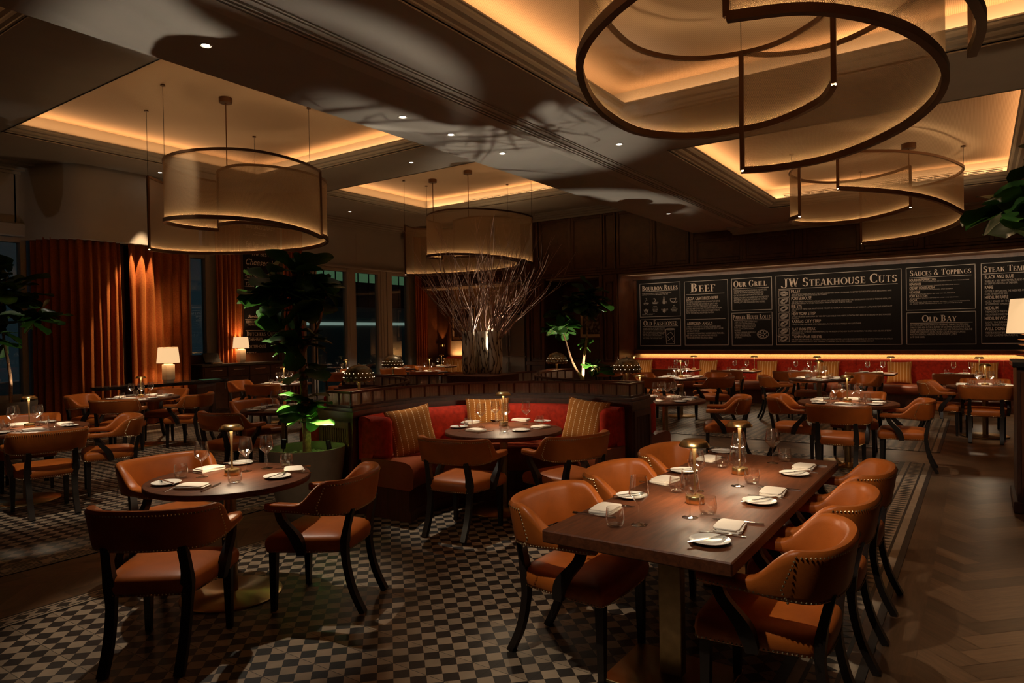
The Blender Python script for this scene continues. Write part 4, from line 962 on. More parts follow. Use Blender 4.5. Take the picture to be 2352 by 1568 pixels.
# ------------------------------------------------------------------ booth island: four curved booths back to back
IC = Vector((-5.0, 6.45)); IH = 2.15; BR = 1.5; BO = 1.65
def corner(k): a = k*PI/2; return Vector((IC.x+BO*(math.cos(a)+math.sin(a)), IC.y+BO*(math.sin(a)-math.cos(a))))   # k=0: near right corner, then counter-clockwise
TH = math.asin(.5/BR)
def outline(off=0.0, n=30):
    pts = []
    for k in range(4):
        c = corner(k); r = BR+off; th = math.asin(min(1, (.5-off)/r)) if off < .5 else 0
        for i in range(n+1):
            a = PI+th - (PI/2+2*th)*i/n + k*PI/2; pts.append((c.x+r*math.cos(a), c.y+r*math.sin(a)))
    return pts
isl = thing('booth_island', 'mahogany booth island with curved backs and low reeded glass screens', 'booth partition', (IC.x, IC.y, 0))
def loc(p): return (p[0]-IC.x, p[1]-IC.y)
obj('body', MB().prism([loc(p) for p in outline(0)], 0, .93), M['wall_wood'], isl, False)
obj('cap_moulding', MB().prism([loc(p) for p in outline(-.02)], .90, .93).prism([loc(p) for p in outline(-.035)], .93, .96).prism([loc(p) for p in outline(0.0)], .96, .99), M['plinth'], isl, False)
for k in range(4):      # reeded timber insert on each flat end of the partition
    a = k*PI/2; m = Matrix.Rotation(a, 4, 'Z'); ep = MB()
    ep.box(-.20, -IH-.02, .12, -.16, -IH, .86, 0, m); ep.box(.16, -IH-.02, .12, .20, -IH, .86, 0, m); ep.box(-.16, -IH-.02, .12, .16, -IH, .18, 0, m); ep.box(-.16, -IH-.02, .80, .16, -IH, .86, 0, m)
    for q in range(10): ep.box(-.15+q*.031, -IH-.012, .18, -.132+q*.031, -IH, .80, 0, m)
    ep.box(-.23, -IH-.025, 0, .23, -IH, .10, 0, m); obj('end_panel', ep, M['plinth'], isl, False)
line = [Vector((*loc(p), 0)) for p in outline(.05)]
rail = MB().tube([p+Vector((0, 0, 1.128)) for p in line]+[line[0]+Vector((0, 0, 1.128))], 1.0, sq=(.026, .022)).tube([p+Vector((0, 0, 1.0)) for p in line]+[line[0]+Vector((0, 0, 1.0))], 1.0, sq=(.026, .02))
obj('screen_rail', rail, M['plinth'], isl, False)
def pane_strip(pts, n):
    # n panes of reeded glass between the rails, a slim post at each joint
    L = [0]
    for a, b in zip(pts, pts[1:]): L.append(L[-1]+(b-a).length)
    def at(s):
        for i in range(len(pts)-1):
            if s <= L[i+1]+1e-9: return pts[i].lerp(pts[i+1], (s-L[i])/(L[i+1]-L[i]))
        return pts[-1].copy()
    for k in range(n):
        a, b = at(L[-1]*k/n), at(L[-1]*(k+1)/n); obj('screen_post', MB().tube([a+Vector((0, 0, 1.0)), a+Vector((0, 0, 1.125))], 1, sq=(.016, .016)), M['plinth'], isl, False)
        mb = MB(); mb.uv = []; d = (b-a).normalized()*.006
        mb.quad((a+d)+Vector((0, 0, 1.008)), (b-d)+Vector((0, 0, 1.008)), (b-d)+Vector((0, 0, 1.118)), (a+d)+Vector((0, 0, 1.118))); mb.uv = [(0, 0), (1, 0), (1, 1), (0, 1)]
        obj('glass_pane', mb, M['reeded'], isl, False, fix=False)
for k in range(4):
    seg = line[k*31:(k+1)*31]; pane_strip(seg, 20); pane_strip([seg[-1], line[((k+1)*31) % 124]], 2)
t = thing('pedestal', 'square polished wooden block in the middle of the booth island under the vases', 'pedestal', (-4.78, 6.33, .99))
obj('block', MB().box(-.30, -.30, 0, .30, .30, .20, .006), M['table_wood'], t, False)

def booth_seat(k, label):
    c = corner(k); t = thing('curved_banquette', label, 'booth', (c.x, c.y, .005), k*PI/2, 'curved booth seats')
    def sweep(prof, cut, n=26):
        cols = []
        for i in range(n+1):
            col = []
            for r, z in prof:
                th = math.asin(min(.95, cut/r)); a = PI+th-(PI/2+2*th)*i/n; col.append((r*math.cos(a), r*math.sin(a), z))
            cols.append(col)
        mb = MB().grid(cols, close=True); m = len(prof); mb.f.append(tuple(range(m))); mb.f.append(tuple(range(n*m, (n+1)*m))[::-1]); return mb
    obj('plinth', sweep([(.88, 0), (.88, .09), (.895, .10), (.895, .285), (1.49, .285), (1.49, 0)], .43), M['plinth'], t, ang=30)
    obj('seat_cushion', sweep([(.88, .285), (.852, .31), (.845, .40), (.85, .475), (.88, .515), (.94, .532), (1.15, .535), (1.44, .52), (1.44, .285)], .445), M['leather_red'], t, ang=50)
    obj('backrest', sweep([(1.33, .50), (1.305, .56), (1.29, .70), (1.30, .82), (1.335, .885), (1.40, .905), (1.47, .90), (1.485, .86), (1.485, .5)], .42), M['velvet'], t, ang=60)
    obj('arm_bolster', MB().box(-1.42, -.425, .525, -1.06, -.30, .905, .045), M['velvet'], t, ang=80); obj('arm_bolster', MB().box(.30, 1.06, .525, .425, 1.42, .905, .045), M['velvet'], t, ang=80)
    return t
booth_seat(0, 'curved red velvet booth seat facing the camera in the middle of the room')
booth_seat(1, 'curved red velvet booth seat on the right rear side of the booth island')
booth_seat(2, 'curved red velvet booth seat on the far side of the booth island')
booth_seat(3, 'curved red velvet booth seat on the left side of the booth island')
cushion(-4.42, 4.72, .755, -2.05+PI, 1.25, 'stitched mustard cushion at the left end of the front booth', 'mustard cushions in the front booth', .12)
cushion(-4.22, 5.66, .765, .80, 1.28, 'stitched mustard cushion in the middle of the front booth behind the table', 'mustard cushions in the front booth', -.02)
cushion(-3.25, 5.98, .765, .08, 1.25, 'stitched mustard cushion at the right end of the front booth', 'mustard cushions in the front booth', -.10)

# domed brass lamps on the flat corners of the partition
def mushroom(x, y, label):
    t = thing('dome_lamp', label, 'lamp', (x, y, .99), 0, 'domed brass lamps on the booth island')
    obj('base', MB().lathe([(.055, 0), (.055, .012), (.02, .02)], 24), M['brass_dark'], t); obj('stem', MB().lathe([(.016, .015), (.013, .10), (.019, .27)], 16), M['brass_dark'], t)
    def wob(i, k): return .006*math.sin(k*2*PI/64*20) if i == 0 else 0
    prof = [(.147, .232), (.150, .25), (.146, .285), (.128, .33), (.10, .362), (.06, .383), (.02, .391), (.0, .392)]
    obj('shade', MB().lathe(prof, 64, cap0=False, wob=wob), M['dome'], t)
    hl = MB()
    for q, (r, z) in enumerate(((.1495, .272), (.138, .312))):
        for k in range(20): a = 2*PI*(k+.5*q)/20; hl.lathe([(.0, -.0024), (.0024, 0), (.0, .0024)], 6, (r*math.cos(a), r*math.sin(a), z))
    obj('pierced_dots', hl, M['dot'], t, False); obj('finial', MB().lathe([(.012, .388), (.014, .396), (.0, .402)], 12), M['brass_dark'], t)
    lamp('POINT', 'lamp_light', (0, 0, .30), 2.0, SOFT, None, t, shadow_soft_size=.03)
    return t
mushroom(-4.95, 4.56, 'domed brass lamp on the near side of the booth island, by the potted fig'); mushroom(-6.75, 6.85, 'domed brass lamp on the left side of the booth island, before the windows')
mushroom(-3.10, 6.65, 'domed brass lamp on the right end of the front booth screen'); mushroom(-5.0, 8.38, 'domed brass lamp on the far side of the booth island, by the rear fig')

# swirled stone vases with bare branches
def vase(x, y, label, blabel, seed, n, lean):
    t = thing('vase', label, 'vase', (x, y, 1.19), 0, 'swirled stone vases')
    r = random.Random(seed)
    obj('vessel', MB().lathe([(.066, 0), (.076, .01), (.083, .05), (.085, .2), (.083, .40), (.080, .50), (.075, .502), (.074, .45), (.076, .2), (.066, .03), (0, .025)], 36), M['vase'], t, rz=r.uniform(0, 6))
    mb = MB()
    for i in range(n):
        a = r.uniform(0, 2*PI); sp = r.uniform(.0, .85); ln = r.uniform(.75, 1.55)*(1.08-.25*sp)
        d = Vector((math.cos(a)*sp+lean[0], math.sin(a)*sp+lean[1], 1.0)).normalized(); p = Vector((r.uniform(-.05, .05), r.uniform(-.05, .05), .36)); P = [p.copy()]
        for k in range(7): d = (d+Vector((r.uniform(-.10, .10), r.uniform(-.10, .10), r.uniform(-.10, .07)))).normalized(); p = p+d*(ln/7); P.append(p.copy())
        mb.tube(P, [.0062-.00068*k for k in range(8)], 5)
        for q in range(r.randint(2, 4)):
            k = r.randint(3, 6); b = P[k]; e = (d+Vector((r.uniform(-.7, .7), r.uniform(-.7, .7), r.uniform(-.1, .6)))).normalized(); L2 = r.uniform(.14, .42)
            mid = b+e*L2*.5+Vector((r.uniform(-.02, .02), r.uniform(-.02, .02), .02)); mb.tube([b, mid, b+(e+Vector((0, 0, .25))).normalized()*L2], [.0032, .0026, .0014], 4)
    o = obj('branches', mb, M['twig'], None); o.location = (x, y, 1.19); tag(o, blabel, 'branches', 'bundles of bare branches', 'stuff'); o['kind'] = 'stuff'
vase(-4.99, 6.34, 'left of three swirled cream and black stone vases', 'bare branches standing in the left stone vase', 3, 30, (-.26, -.16))
vase(-4.69, 6.45, 'right of three swirled cream and black stone vases', 'bare branches standing in the right stone vase', 5, 30, (.26, .18))
vase(-4.91, 6.51, 'rear of three swirled cream and black stone vases, in shade', 'bare branches standing in the rear stone vase', 9, 24, (0, .05))
# ------------------------------------------------------------------ chandeliers: two interlocking curved sheets of perforated metal
def sheet(t, P, zt, b0, b1):
    P = spline([(x, y, 0) for x, y in P], 10); n = len(P); L = [0]
    for a, b in zip(P, P[1:]): L.append(L[-1]+(b-a).length)
    zb = [b0+(b1-b0)*l/L[-1] for l in L]; mb = MB(); mb.uv = []; rows = []
    for k in range(9):
        rows.append([(p.x, p.y, z+(zt-z)*k/8) for p, z in zip(P, zb)]); mb.uv += [(l, z+(zt-z)*k/8) for l, z in zip(L, zb)]
    mb.grid(rows); obj('mesh_shade', mb, M['mesh'], t, ang=180, fix=False)
    top = [Vector((p.x, p.y, zt)) for p in P]; bot = [Vector((p.x, p.y, z)) for p, z in zip(P, zb)]
    obj('top_rim', MB().tube(top, 1, sq=(.030, .034)), M['bronze'], t, ang=30); 
    led = MB(); lrows = [[], [], [], []]; rim = []
    for i, p in enumerate(bot):
        tg = (bot[min(i+1, n-1)]-bot[max(i-1, 0)]).normalized(); o = Vector((tg.y, -tg.x, 0)).normalized()
        for q, s in enumerate((-.016, -.011, .011, .016)): lrows[q].append(p+o*s+Vector((0, 0, -.006)))
        rim.append([p+o*a+Vector((0, 0, c)) for a, c in ((-.022, -.026), (-.022, .026), (-.018, .026), (-.017, -.010), (.017, -.010), (.018, .026), (.022, .026), (.022, -.026))])
    rm = MB().grid(rim, close=True); rm.f.append(tuple(range(8))); rm.f.append(tuple(range((n-1)*8, n*8))[::-1]); obj('bottom_rim', rm, M['bronze'], t, ang=30)
    for i in (0, -1): obj('end_post', MB().tube([bot[i], top[i]], 1, sq=(.030, .036)), M['bronze'], t, False)
    led.grid(lrows[:2]).grid(lrows[2:]); obj('light_strip', led, M['ledlow'], t, False, fix=False)
    return P
def chandelier(label, centre, zt, zc, A, B, hang, canopies):
    t = thing('chandelier', label, 'chandelier', (centre[0], centre[1], zc), 0, 'curved mesh chandeliers'); o = Vector((centre[0], centre[1]))
    for (P, b0, b1) in (A, B): sheet(t, [(x-o.x, y-o.y) for x, y in P], zt-zc, b0-zc, b1-zc)
    for x, y in hang:
        obj('wire', MB().tube([(x-o.x, y-o.y, zt-zc), (x-o.x, y-o.y, 0)], .0035, 6), M['black'], t); obj('ceiling_cup', MB().lathe([(.035, -.018), (.03, -.004), (.03, 0)], 14, (x-o.x, y-o.y, 0)), M['bronze'], t)
    for x, y in canopies:
        obj('rod', MB().tube([(x-o.x, y-o.y, zt-zc), (x-o.x, y-o.y, -.03)], .009, 8), M['bronze'], t); obj('canopy', MB().lathe([(.09, -.075), (.095, -.07), (.095, 0)], 28, (x-o.x, y-o.y, 0)), M['bronze'], t)
    return t
zl = 4.22; zr = 3.985
LPo = [(-9.57, 6.03), (-9.10, 5.98), (-8.78, 6.20), (-8.62, 6.66), (-8.66, 7.12), (-8.90, 7.56), (-9.40, 7.84), (-10.0, 7.78), (-10.60, 7.36), (-11.02, 6.66), (-11.05, 6.10), (-10.72, 5.56)]
LQo = [(-8.38, 7.0), (-8.16, 6.50), (-8.10, 5.95), (-8.24, 5.52), (-8.62, 5.22), (-9.10, 5.10), (-9.60, 5.20), (-10.0, 5.55), (-10.22, 6.02), (-10.26, 6.45)]
chandelier('curved bronze mesh chandelier at left, in front of the orange curtains', (-9.4, 6.4), zl, 5.25, (LPo, 3.40, 3.08), (LQo, 3.20, 3.44), [LPo[-1], (-9.45, 5.14), (-10.6, 7.4), (-8.62, 7.0)], [(-9.25, 5.98)])
CPo = [(-9.73, 11.88), (-9.22, 11.72), (-8.80, 11.86), (-8.55, 12.3), (-8.55, 12.75), (-8.85, 13.2), (-9.4, 13.4), (-10.1, 13.2), (-10.75, 12.6), (-11.08, 12.05), (-10.95, 11.58)]
CQo = [(-8.05, 12.52), (-8.02, 12.0), (-8.14, 11.45), (-8.42, 10.98), (-8.85, 10.72), (-9.35, 10.78), (-9.80, 11.05), (-10.12, 11.5), (-10.2, 12.0)]
chandelier('curved bronze mesh chandelier farther back, above the bare branches', (-9.4, 12.0), zl, 5.25, (CPo, 3.40, 3.08), (CQo, 3.20, 3.42), [CPo[-1], CQo[0], (-9.3, 13.4), (-10.9, 12.3)], [(-10.35, 11.9), (-9.2, 11.75)])
NQo = [(-.83, 5.26), (-1.0, 5.58), (-1.44, 5.84), (-1.98, 5.72), (-2.28, 5.30), (-2.30, 4.75), (-2.18, 4.15), (-1.90, 3.50), (-1.50, 3.06), (-1.0, 2.80), (-.48, 2.92), (-.12, 3.40), (.02, 3.95), (-.02, 4.42)]
NPo = [(-1.63, 5.83), (-1.44, 6.02), (-1.12, 6.13), (-.80, 6.05), (-.45, 5.75), (-.23, 5.35), (-.155, 4.92), (-.22, 4.50), (-.40, 4.12), (-.72, 3.82), (-1.12, 3.74)]
chandelier('large curved bronze mesh chandelier cut by the top of the picture', (-1.2, 4.4), zr, 4.32, (NPo, 3.0, 3.36), (NQo, 3.38, 3.12), [NPo[0], NPo[5], (-2.3, 4.75), (-1.5, 3.06)], [(-.95, 4.3)])
FPo = [(-1.52, 9.85), (-1.16, 10.07), (-.80, 10.38), (-.48, 10.88), (-.25, 11.55), (-.17, 12.05), (-.33, 12.65), (-.75, 13.08), (-1.2, 13.12), (-1.64, 12.92)]
FQo = [(-2.085, 10.28), (-2.26, 10.55), (-2.33, 10.95), (-2.22, 11.45), (-1.92, 11.82), (-1.48, 11.90), (-1.06, 11.66), (-.80, 11.36)]
chandelier('curved bronze mesh chandelier at right, in front of the menu board', (-1.2, 11.3), zr, 4.32, (FPo, 3.51, 3.10), (FQo, 3.26, 3.39), [FPo[-1], FPo[5], FQo[2]], [(-.82, 11.42)])

# ------------------------------------------------------------------ recessed downlights
def downlight(x, y, z, to, energy, label, spot=.75, color=COOL, blend=.5, soft=.03):
    t = thing('recessed_downlight', label, 'ceiling light', (x, y, z), 0, 'recessed downlights')
    obj('ring', MB().lathe([(.052, .0), (.052, -.004), (.040, -.006), (.036, .002)], 28, cap0=False, cap1=False), M['paint_white'], t); obj('lens', MB().lathe([(.0, -.002), (.030, -.002), (.030, .0)], 20), M['down'], t)
    lamp('SPOT', 'spot', (0, 0, -.012), energy*L_SPOT, color, Vector(to)-Vector((x, y, z)), t, spot_size=spot, spot_blend=blend, shadow_soft_size=soft)
E8 = -4.965
downlight(E8, 3.05, ZR, (-4.1, 2.55, .76), 150, 'recessed downlight in the long beam nearest the camera', .62)
downlight(E8, 5.25, ZR, (-3.8, 5.2, .76), 170, 'recessed downlight in the long beam, second from the camera', .66)
downlight(E8, 6.04, ZR, (-4.9, 6.3, 1.2), 30, 'recessed downlight in the long beam, third from the camera', .55)
downlight(E8, 7.06, ZR, (-5.2, 7.4, 1.0), 30, 'recessed downlight in the long beam, fourth from the camera', .6)
downlight(E8, 12.65, ZR, (-4.8, 12.75, .76), 130, 'recessed downlight in the long beam near the wood panelled wall', .6)
downlight(-12.85, 6.9, ZL, (-13.35, 6.35, .3), 420, 'recessed downlight above the lit orange curtains', .50, WARM, .25)
downlight(-13.2, 11.96, ZL, (-12.9, 12.4, .8), 120, 'recessed downlight above the window tables', .8)
for (x, y, z, to, e, lab, s) in ((-1.6, 1.2, ZR, (-1.3, 3.3, .76), 150, 'added recessed downlight over the near end of the long table', .85), (-.6, .9, ZR, (-.9, 4.3, .76), 110, 'added recessed downlight over the far end of the long table', .60),
    (-2.2, 8.75, 4.32, (-1.4, 9.1, .76), 110, 'added recessed downlight over the table just behind the long table', .7), (-.2, 8.75, 4.32, (.0, 12.3, .76), 170, 'added recessed downlight over the table beside the dark cabinet', .42), (-2.8, 8.75, 4.32, (-2.4, 13.2, .76), 150, 'added recessed downlight over the table below the steak cuts board', .40),
    (-3.6, 7.6, ZR, (-3.4, 8.6, .76), 90, 'added recessed downlight over the right booth table', .7), (-6.2, 2.0, ZL, (-8.0, 3.0, .76), 200, 'added recessed downlight over the table at the left picture edge', .65), (-8.2, 4.6, 5.25, (-10.8, 5.45, .76), 230, 'added recessed downlight over the table before the curtains', .62),
    (-7.0, 9.1, ZL, (-7.3, 5.5, .76), 130, 'added recessed downlight over the table behind the potted fig', .6), (-8.6, 9.3, ZL, (-11.2, 8.5, .76), 170, 'added recessed downlight over the table nearest the sideboard', .6), (.8, 4.6, ZR, (.3, 8.6, 0), 120, 'added recessed downlight over the open oak floor at right', .75)):
    downlight(x, y, z, to, e, lab, s)  # extra downlights, added only to light the tables and the right floor
# small fittings along the bulkhead edge
# concealed strips: behind the back banquette, under the menu board and over it
o = lamp('AREA', 'banquette_strip', (-2.3, 16.5, 1.09), 11, (1.0, .68, .34), None, None, shape='RECTANGLE', size=10.0, size_y=.05); o.rotation_euler = (0, 0, 0)
o = lamp('AREA', 'board_strip', (-2.3, 15.74, 3.06), 17, SOFT, None, None, shape='RECTANGLE', size=10.0, size_y=.05); o.rotation_euler = (math.radians(42), 0, 0)
o = lamp('AREA', 'back_left_strip', (-12.9, 16.44, 1.0), 8, AMBER, None, None, shape='RECTANGLE', size=1.5, size_y=.05); o.rotation_euler = (PI, 0, 0)

# ------------------------------------------------------------------ figs in planters
LW = [(0, .04), (.10, .17), (.25, .22), (.42, .23), (.58, .31), (.74, .39), (.88, .34), (.96, .20), (1, .03)]
def leaf(mb, base, d, up, L, r):
    d = d.normalized(); s = d.cross(up); s = s.normalized() if s.length > 1e-3 else Vector((1, 0, 0)); n = s.cross(d).normalized(); rows = []; dr = r.uniform(.10, .38); cup = r.uniform(.10, .38); ph = r.uniform(0, 6)
    for t, w in LW:
        row = []
        for q in (-1, -.55, 0, .55, 1):
            z = -dr*t*t*L + cup*abs(q)**1.6*w*L*.5 + (.025*L*math.sin(t*14+ph+q*2) if abs(q) > .5 else 0) - (.012*L if q == 0 else 0)
            row.append(base + d*(L*t) + s*(q*w*L*.92) + n*z)
        rows.append(row)
    mb.grid(rows); mb.tone += [r.choice((.15, .3, .45, .6, .85))+.1*(1-abs(q)) for _ in LW for q in (-1, -.55, 0, .55, 1)]
def planter(x, y, label, R=.34, H=.66, z0=.005, group='stone planters'):
    t = thing('planter', label, 'planter', (x, y, z0), 0, group)
    obj('pot', MB().lathe([(R*.66, 0), (R*.70, .02), (R*.90, H*.55), (R, H-.03), (R, H), (R-.035, H), (R-.045, H-.09)], 44, cap1=True), M['pot'], t)
    pb = MB(); r = random.Random(int(abs(x*100)))
    for i in range(520):
        a, q = r.uniform(0, 2*PI), math.sqrt(r.random())*(R-.06); s = r.uniform(.009, .016); pb.lathe([(0, -s*.6), (s*.8, -s*.2), (s, .1*s), (s*.6, .5*s), (0, .6*s)], 6, (q*math.cos(a), q*math.sin(a), H-.085+r.uniform(0, .012)))
    o = obj('pebbles', pb, M['pebble'], t); o['kind'] = 'stuff'; return t
def fig(label, x, y, trunks, clusters, seed, z0=.6):
    r = random.Random(seed); t = thing('fiddle_leaf_fig', label, 'plant', (x, y, z0), 0, 'fiddle leaf figs'); O = Vector((x, y, z0)); tr = MB()
    for P, r0, r1 in trunks:
        S = spline(P, 5); n = len(S); tr.tube([q-O+Vector((r.uniform(-.004, .004), r.uniform(-.004, .004), 0)) for q in S], [r0+(r1-r0)*i/(n-1) for i in range(n)], 10)
    fo = MB(); fo.tone = []; st = MB()
    for (c, rad, cnt, ln) in clusters:
        c = Vector(c)-O
        for i in range(cnt):
            while True:
                u = Vector((r.uniform(-1, 1), r.uniform(-1, 1), r.uniform(-1, 1)))
                if .25 < u.length < 1: break
            k = r.uniform(.45, 1)/u.length**.4; p = c+Vector((u.x*rad[0]*k, u.y*rad[1]*k, u.z*rad[2]*k)); out = Vector((u.x, u.y, u.z*.35+r.uniform(-.25, .35)))
            L = ln*r.uniform(.72, 1.15); out = (out+Vector((r.uniform(-.5, .5), r.uniform(-.5, .5), r.uniform(-.2, .3)))).normalized()
            b = p-out*L*.5; leaf(fo, b, out, Vector((r.uniform(-.4, .4), r.uniform(-.4, .4), 1)), L, r)
            st.tube([c.lerp(b, .55), b-Vector((0, 0, .02)), b], [.006, .005, .004], 5)
    obj('trunk', tr, M['trunk'], t); obj('branch', st, M['trunk'], t); obj('foliage', fo, M['leaf'], t, ang=180, fix=False); return t
def uplight(x, y, z, to, energy, label, spot=1.0, color=COOL):
    t = thing('planter_spotlight', label, 'spotlight', (x, y, z), 0, 'planter spotlights'); d = (Vector(to)-Vector((x, y, z))).normalized(); q = d.to_track_quat('Z', 'Y').to_matrix().to_4x4()
    mb = MB().lathe([(.02, 0), (.022, .01), (.022, .085), (.018, .087)], 18, cap1=False); mb.v = [tuple(q @ Vector(v)+Vector((0, 0, .06))) for v in mb.v]; obj('body', mb, M['black'], t)
    mb = MB().lathe([(0, .078), (.018, .078)], 16, cap0=False); mb.v = [tuple(q @ Vector(v)+Vector((0, 0, .06))) for v in mb.v]; obj('lens', mb, M['glow'], t)
    obj('spike', MB().tube([(0, 0, -.03), (0, 0, .07)], .006, 8), M['black'], t)
    lamp('SPOT', 'spot', Vector((0, 0, .06))+d*.092, energy, color, Vector((0, 0, .06))+d*1.0, t, spot_size=spot, spot_blend=.35, shadow_soft_size=.012)
px_, py_ = -5.02, 3.98
planter(px_, py_, 'large stone planter with pale pebbles beside the front booth')
fig('tall fiddle leaf fig in the stone planter beside the front booth', px_, py_, [([(px_, py_, .5), (px_-.01, py_+.01, .9), (px_-.03, py_, 1.25), (px_-.05, py_-.01, 1.6), (px_-.11, py_-.02, 2.0), (px_-.13, py_, 2.25)], .040, .018), ([(px_-.03, py_, 1.42), (px_-.16, py_+.02, 1.55), (px_-.30, py_+.04, 1.85)], .018, .01), ([(px_-.04, py_, 1.5), (px_+.06, py_+.1, 1.75), (px_+.12, py_+.16, 2.1)], .016, .009)],
    [((px_-.12, py_-.04, 2.10), (.40, .40, .36), 62, .36), ((px_-.06, py_, 1.62), (.32, .30, .14), 18, .30), ((px_+.02, py_, 1.04), (.16, .16, .20), 17, .30), ((px_-.05, py_, 1.36), (.18, .2, .1), 7, .28)], 21)
uplight(px_-.20, py_-.10, .585, (px_-.12, py_, 2.2), 130, 'small spotlight at the left of the front planter pebbles', 1.25); uplight(px_+.24, py_+.06, .585, (px_-.1, py_, 2.2), 130, 'small spotlight at the right of the front planter pebbles', 1.25)
bx, by = -12.6, 4.3
planter(bx, by, 'stone planter by the left window behind the edge table', .36, .72)
fig('fiddle leaf fig by the left window', bx, by, [([(bx, by, .5), (bx+.02, by, 1.1), (bx-.10, by-.04, 1.8), (bx-.12, by-.06, 2.4)], .03, .015)], [((bx-.10, by-.05, 2.45), (.52, .60, .55), 60, .44), ((bx+.28, by+.35, 2.05), (.40, .45, .16), 16, .42), ((bx-.1, by-.1, 1.75), (.3, .35, .25), 12, .40)], 33)
cx_, cy_ = -6.12, 11.2
planter(cx_, cy_, 'stone planter behind the booth island', .33, .60)
fig('fiddle leaf fig behind the booth island before the panelled niche', cx_, cy_, [([(cx_, cy_, .5), (cx_+.02, cy_, 1.1), (cx_+.10, cy_, 1.6), (cx_+.12, cy_, 2.2)], .035, .014), ([(cx_-.02, cy_, .8), (cx_-.18, cy_-.05, 1.1), (cx_-.36, cy_-.1, 1.7)], .03, .012)], [((cx_+.12, cy_, 2.30), (.42, .42, .38), 44, .38), ((cx_-.38, cy_-.15, 1.85), (.36, .36, .32), 30, .36), ((cx_+.25, cy_+.1, 1.02), (.30, .3, .18), 18, .30), ((cx_+.05, cy_, 1.45), (.15, .15, .10), 5, .26)], 45)
uplight(cx_+.15, cy_-.15, .53, (cx_, cy_, 2.0), 110, 'small spotlight in the rear planter', 1.3)
dx_, dy_ = .58, 6.95
planter(dx_, dy_, 'stone planter at the right picture edge before the dark cabinet', .27, .62)
fig('fiddle leaf fig at the right picture edge', dx_, dy_, [([(dx_, dy_, .5), (dx_+.02, dy_, 1.3), (dx_-.02, dy_, 2.4)], .03, .015)], [((dx_-.22, dy_, 2.62), (.40, .38, .20), 30, .42), ((dx_, dy_, 2.9), (.3, .3, .25), 16, .40)], 57)

# ------------------------------------------------------------------ curtains
def curtain(label, pts, z0, z1, amp, n, group='burnt orange velvet curtains'):
    S = spline([(x, y, 0) for x, y in pts], 12); L = [0]
    for a, b in zip(S, S[1:]): L.append(L[-1]+(b-a).length)
    m = n*14; rows = [[] for _ in range(5)]
    for i in range(m+1):
        s = L[-1]*i/m; k = max(j for j in range(len(L)-1) if L[j] <= s+1e-9); p = S[k].lerp(S[k+1], (s-L[k])/(L[k+1]-L[k])); tg = (S[k+1]-S[k]).normalized(); o = Vector((tg.y, -tg.x, 0)); ph = 2*PI*n*i/m
        w = math.sin(ph)+.28*math.sin(2*ph+.5)
        for q in range(5): z = z0+(z1-z0)*q/4; rows[q].append(p+o*(amp*w*(1.06-.12*q/4))+Vector((0, 0, z))+tg*(.012*math.sin(ph*.37+q)))
    mb = MB().grid(rows); o = obj('curtain', mb, M['curtain'], None, ang=180); md = o.modifiers.new('thickness', 'SOLIDIFY'); md.thickness = .008; return tag(o, label, 'curtain', group)
curtain('burnt orange curtain, left panel with the rounded corner under the white bulkhead', [(-14.16, 5.22), (-13.80, 5.34), (-13.46, 5.66), (-13.40, 6.0), (-13.40, 6.40)], .02, 3.53, .045, 11)
curtain('burnt orange curtain, right panel under the white bulkhead behind the marble lamp', [(-13.40, 6.56), (-13.40, 7.1), (-13.42, 7.62), (-13.5, 7.80)], .02, 3.53, .05, 7)
curtain('narrow burnt orange curtain between the dark window and the left chalkboard', [(-14.16, 8.82), (-14.16, 9.46)], .02, 4.68, .04, 6)
curtain('narrow burnt orange curtain right of the left chalkboard', [(-14.16, 10.62), (-14.16, 11.22)], .02, 4.68, .04, 6)
curtain('burnt orange curtain at the far end of the window wall', [(-14.1, 15.30), (-14.1, 15.85)], .02, 4.65, .04, 5)

# ------------------------------------------------------------------ console, sideboard, shaded lamps
t = thing('console_table', 'long black console with rounded ends before the orange curtains', 'table', (-12.85, 6.9, .005))
P = [(.27*math.copysign(abs(math.cos(a))**.6, math.cos(a)), 1.30*math.copysign(abs(math.sin(a))**.8, math.sin(a))) for a in [2*PI*k/48 for k in range(48)]]
obj('tabletop', MB().prism(P, .80, .832).prism([(x*.9, y*.98) for x, y in P], .77, .80), M['marble_black'], t, False); obj('pedestal', MB().box(-.17, .55, 0, .17, .95, .77, .01).box(-.15, -.75, 0, .15, -.45, .77, .01), M['dark_wood'], t, False)
o = obj('menu_card', MB().box(-.11, -.17, 0, .11, .17, .004), M['paper'], None, False, loc=(-12.85, 7.82, .8385)); tag(o, 'green menu card lying on the black console', 'menu')
def shaded_lamp(x, y, z, label, big=1.0):
    t = thing('shaded_lamp', label, 'lamp', (x, y, z), 0, 'marble lamps with linen shades')
    obj('base', MB().box(-.07*big, -.07*big, 0, .07*big, .07*big, .05, .004).box(-.085*big, -.085*big, .05, .085*big, .085*big, .34*big, .006).box(-.06*big, -.06*big, .34*big, .06*big, .06*big, .37*big, .004), M['marble_white'], t, False)
    b = .37*big; obj('shade', MB().lathe([(.205*big, b), (.175*big, b+.30*big)], 44, cap0=False, cap1=False), M['shade'], t); obj('shade_rim', MB().lathe([(.206*big, b-.004), (.206*big, b+.004)], 44, cap0=False, cap1=False).lathe([(.176*big, b+.297*big), (.176*big, b+.303*big)], 44, cap0=False, cap1=False), M['canvas'], t)
    obj('stem', MB().tube([(0, 0, b-.02), (0, 0, b+.3*big)], .008), M['brass'], t); lamp('POINT', 'bulb', (0, 0, b+.12*big), 14, WARM, None, t, shadow_soft_size=.05)
shaded_lamp(-12.85, 6.98, .8375, 'white marble lamp with a lit linen shade on the black console'); shaded_lamp(-13.98, 9.30, 1.105, 'white marble lamp with a lit linen shade on the granite sideboard', .88)
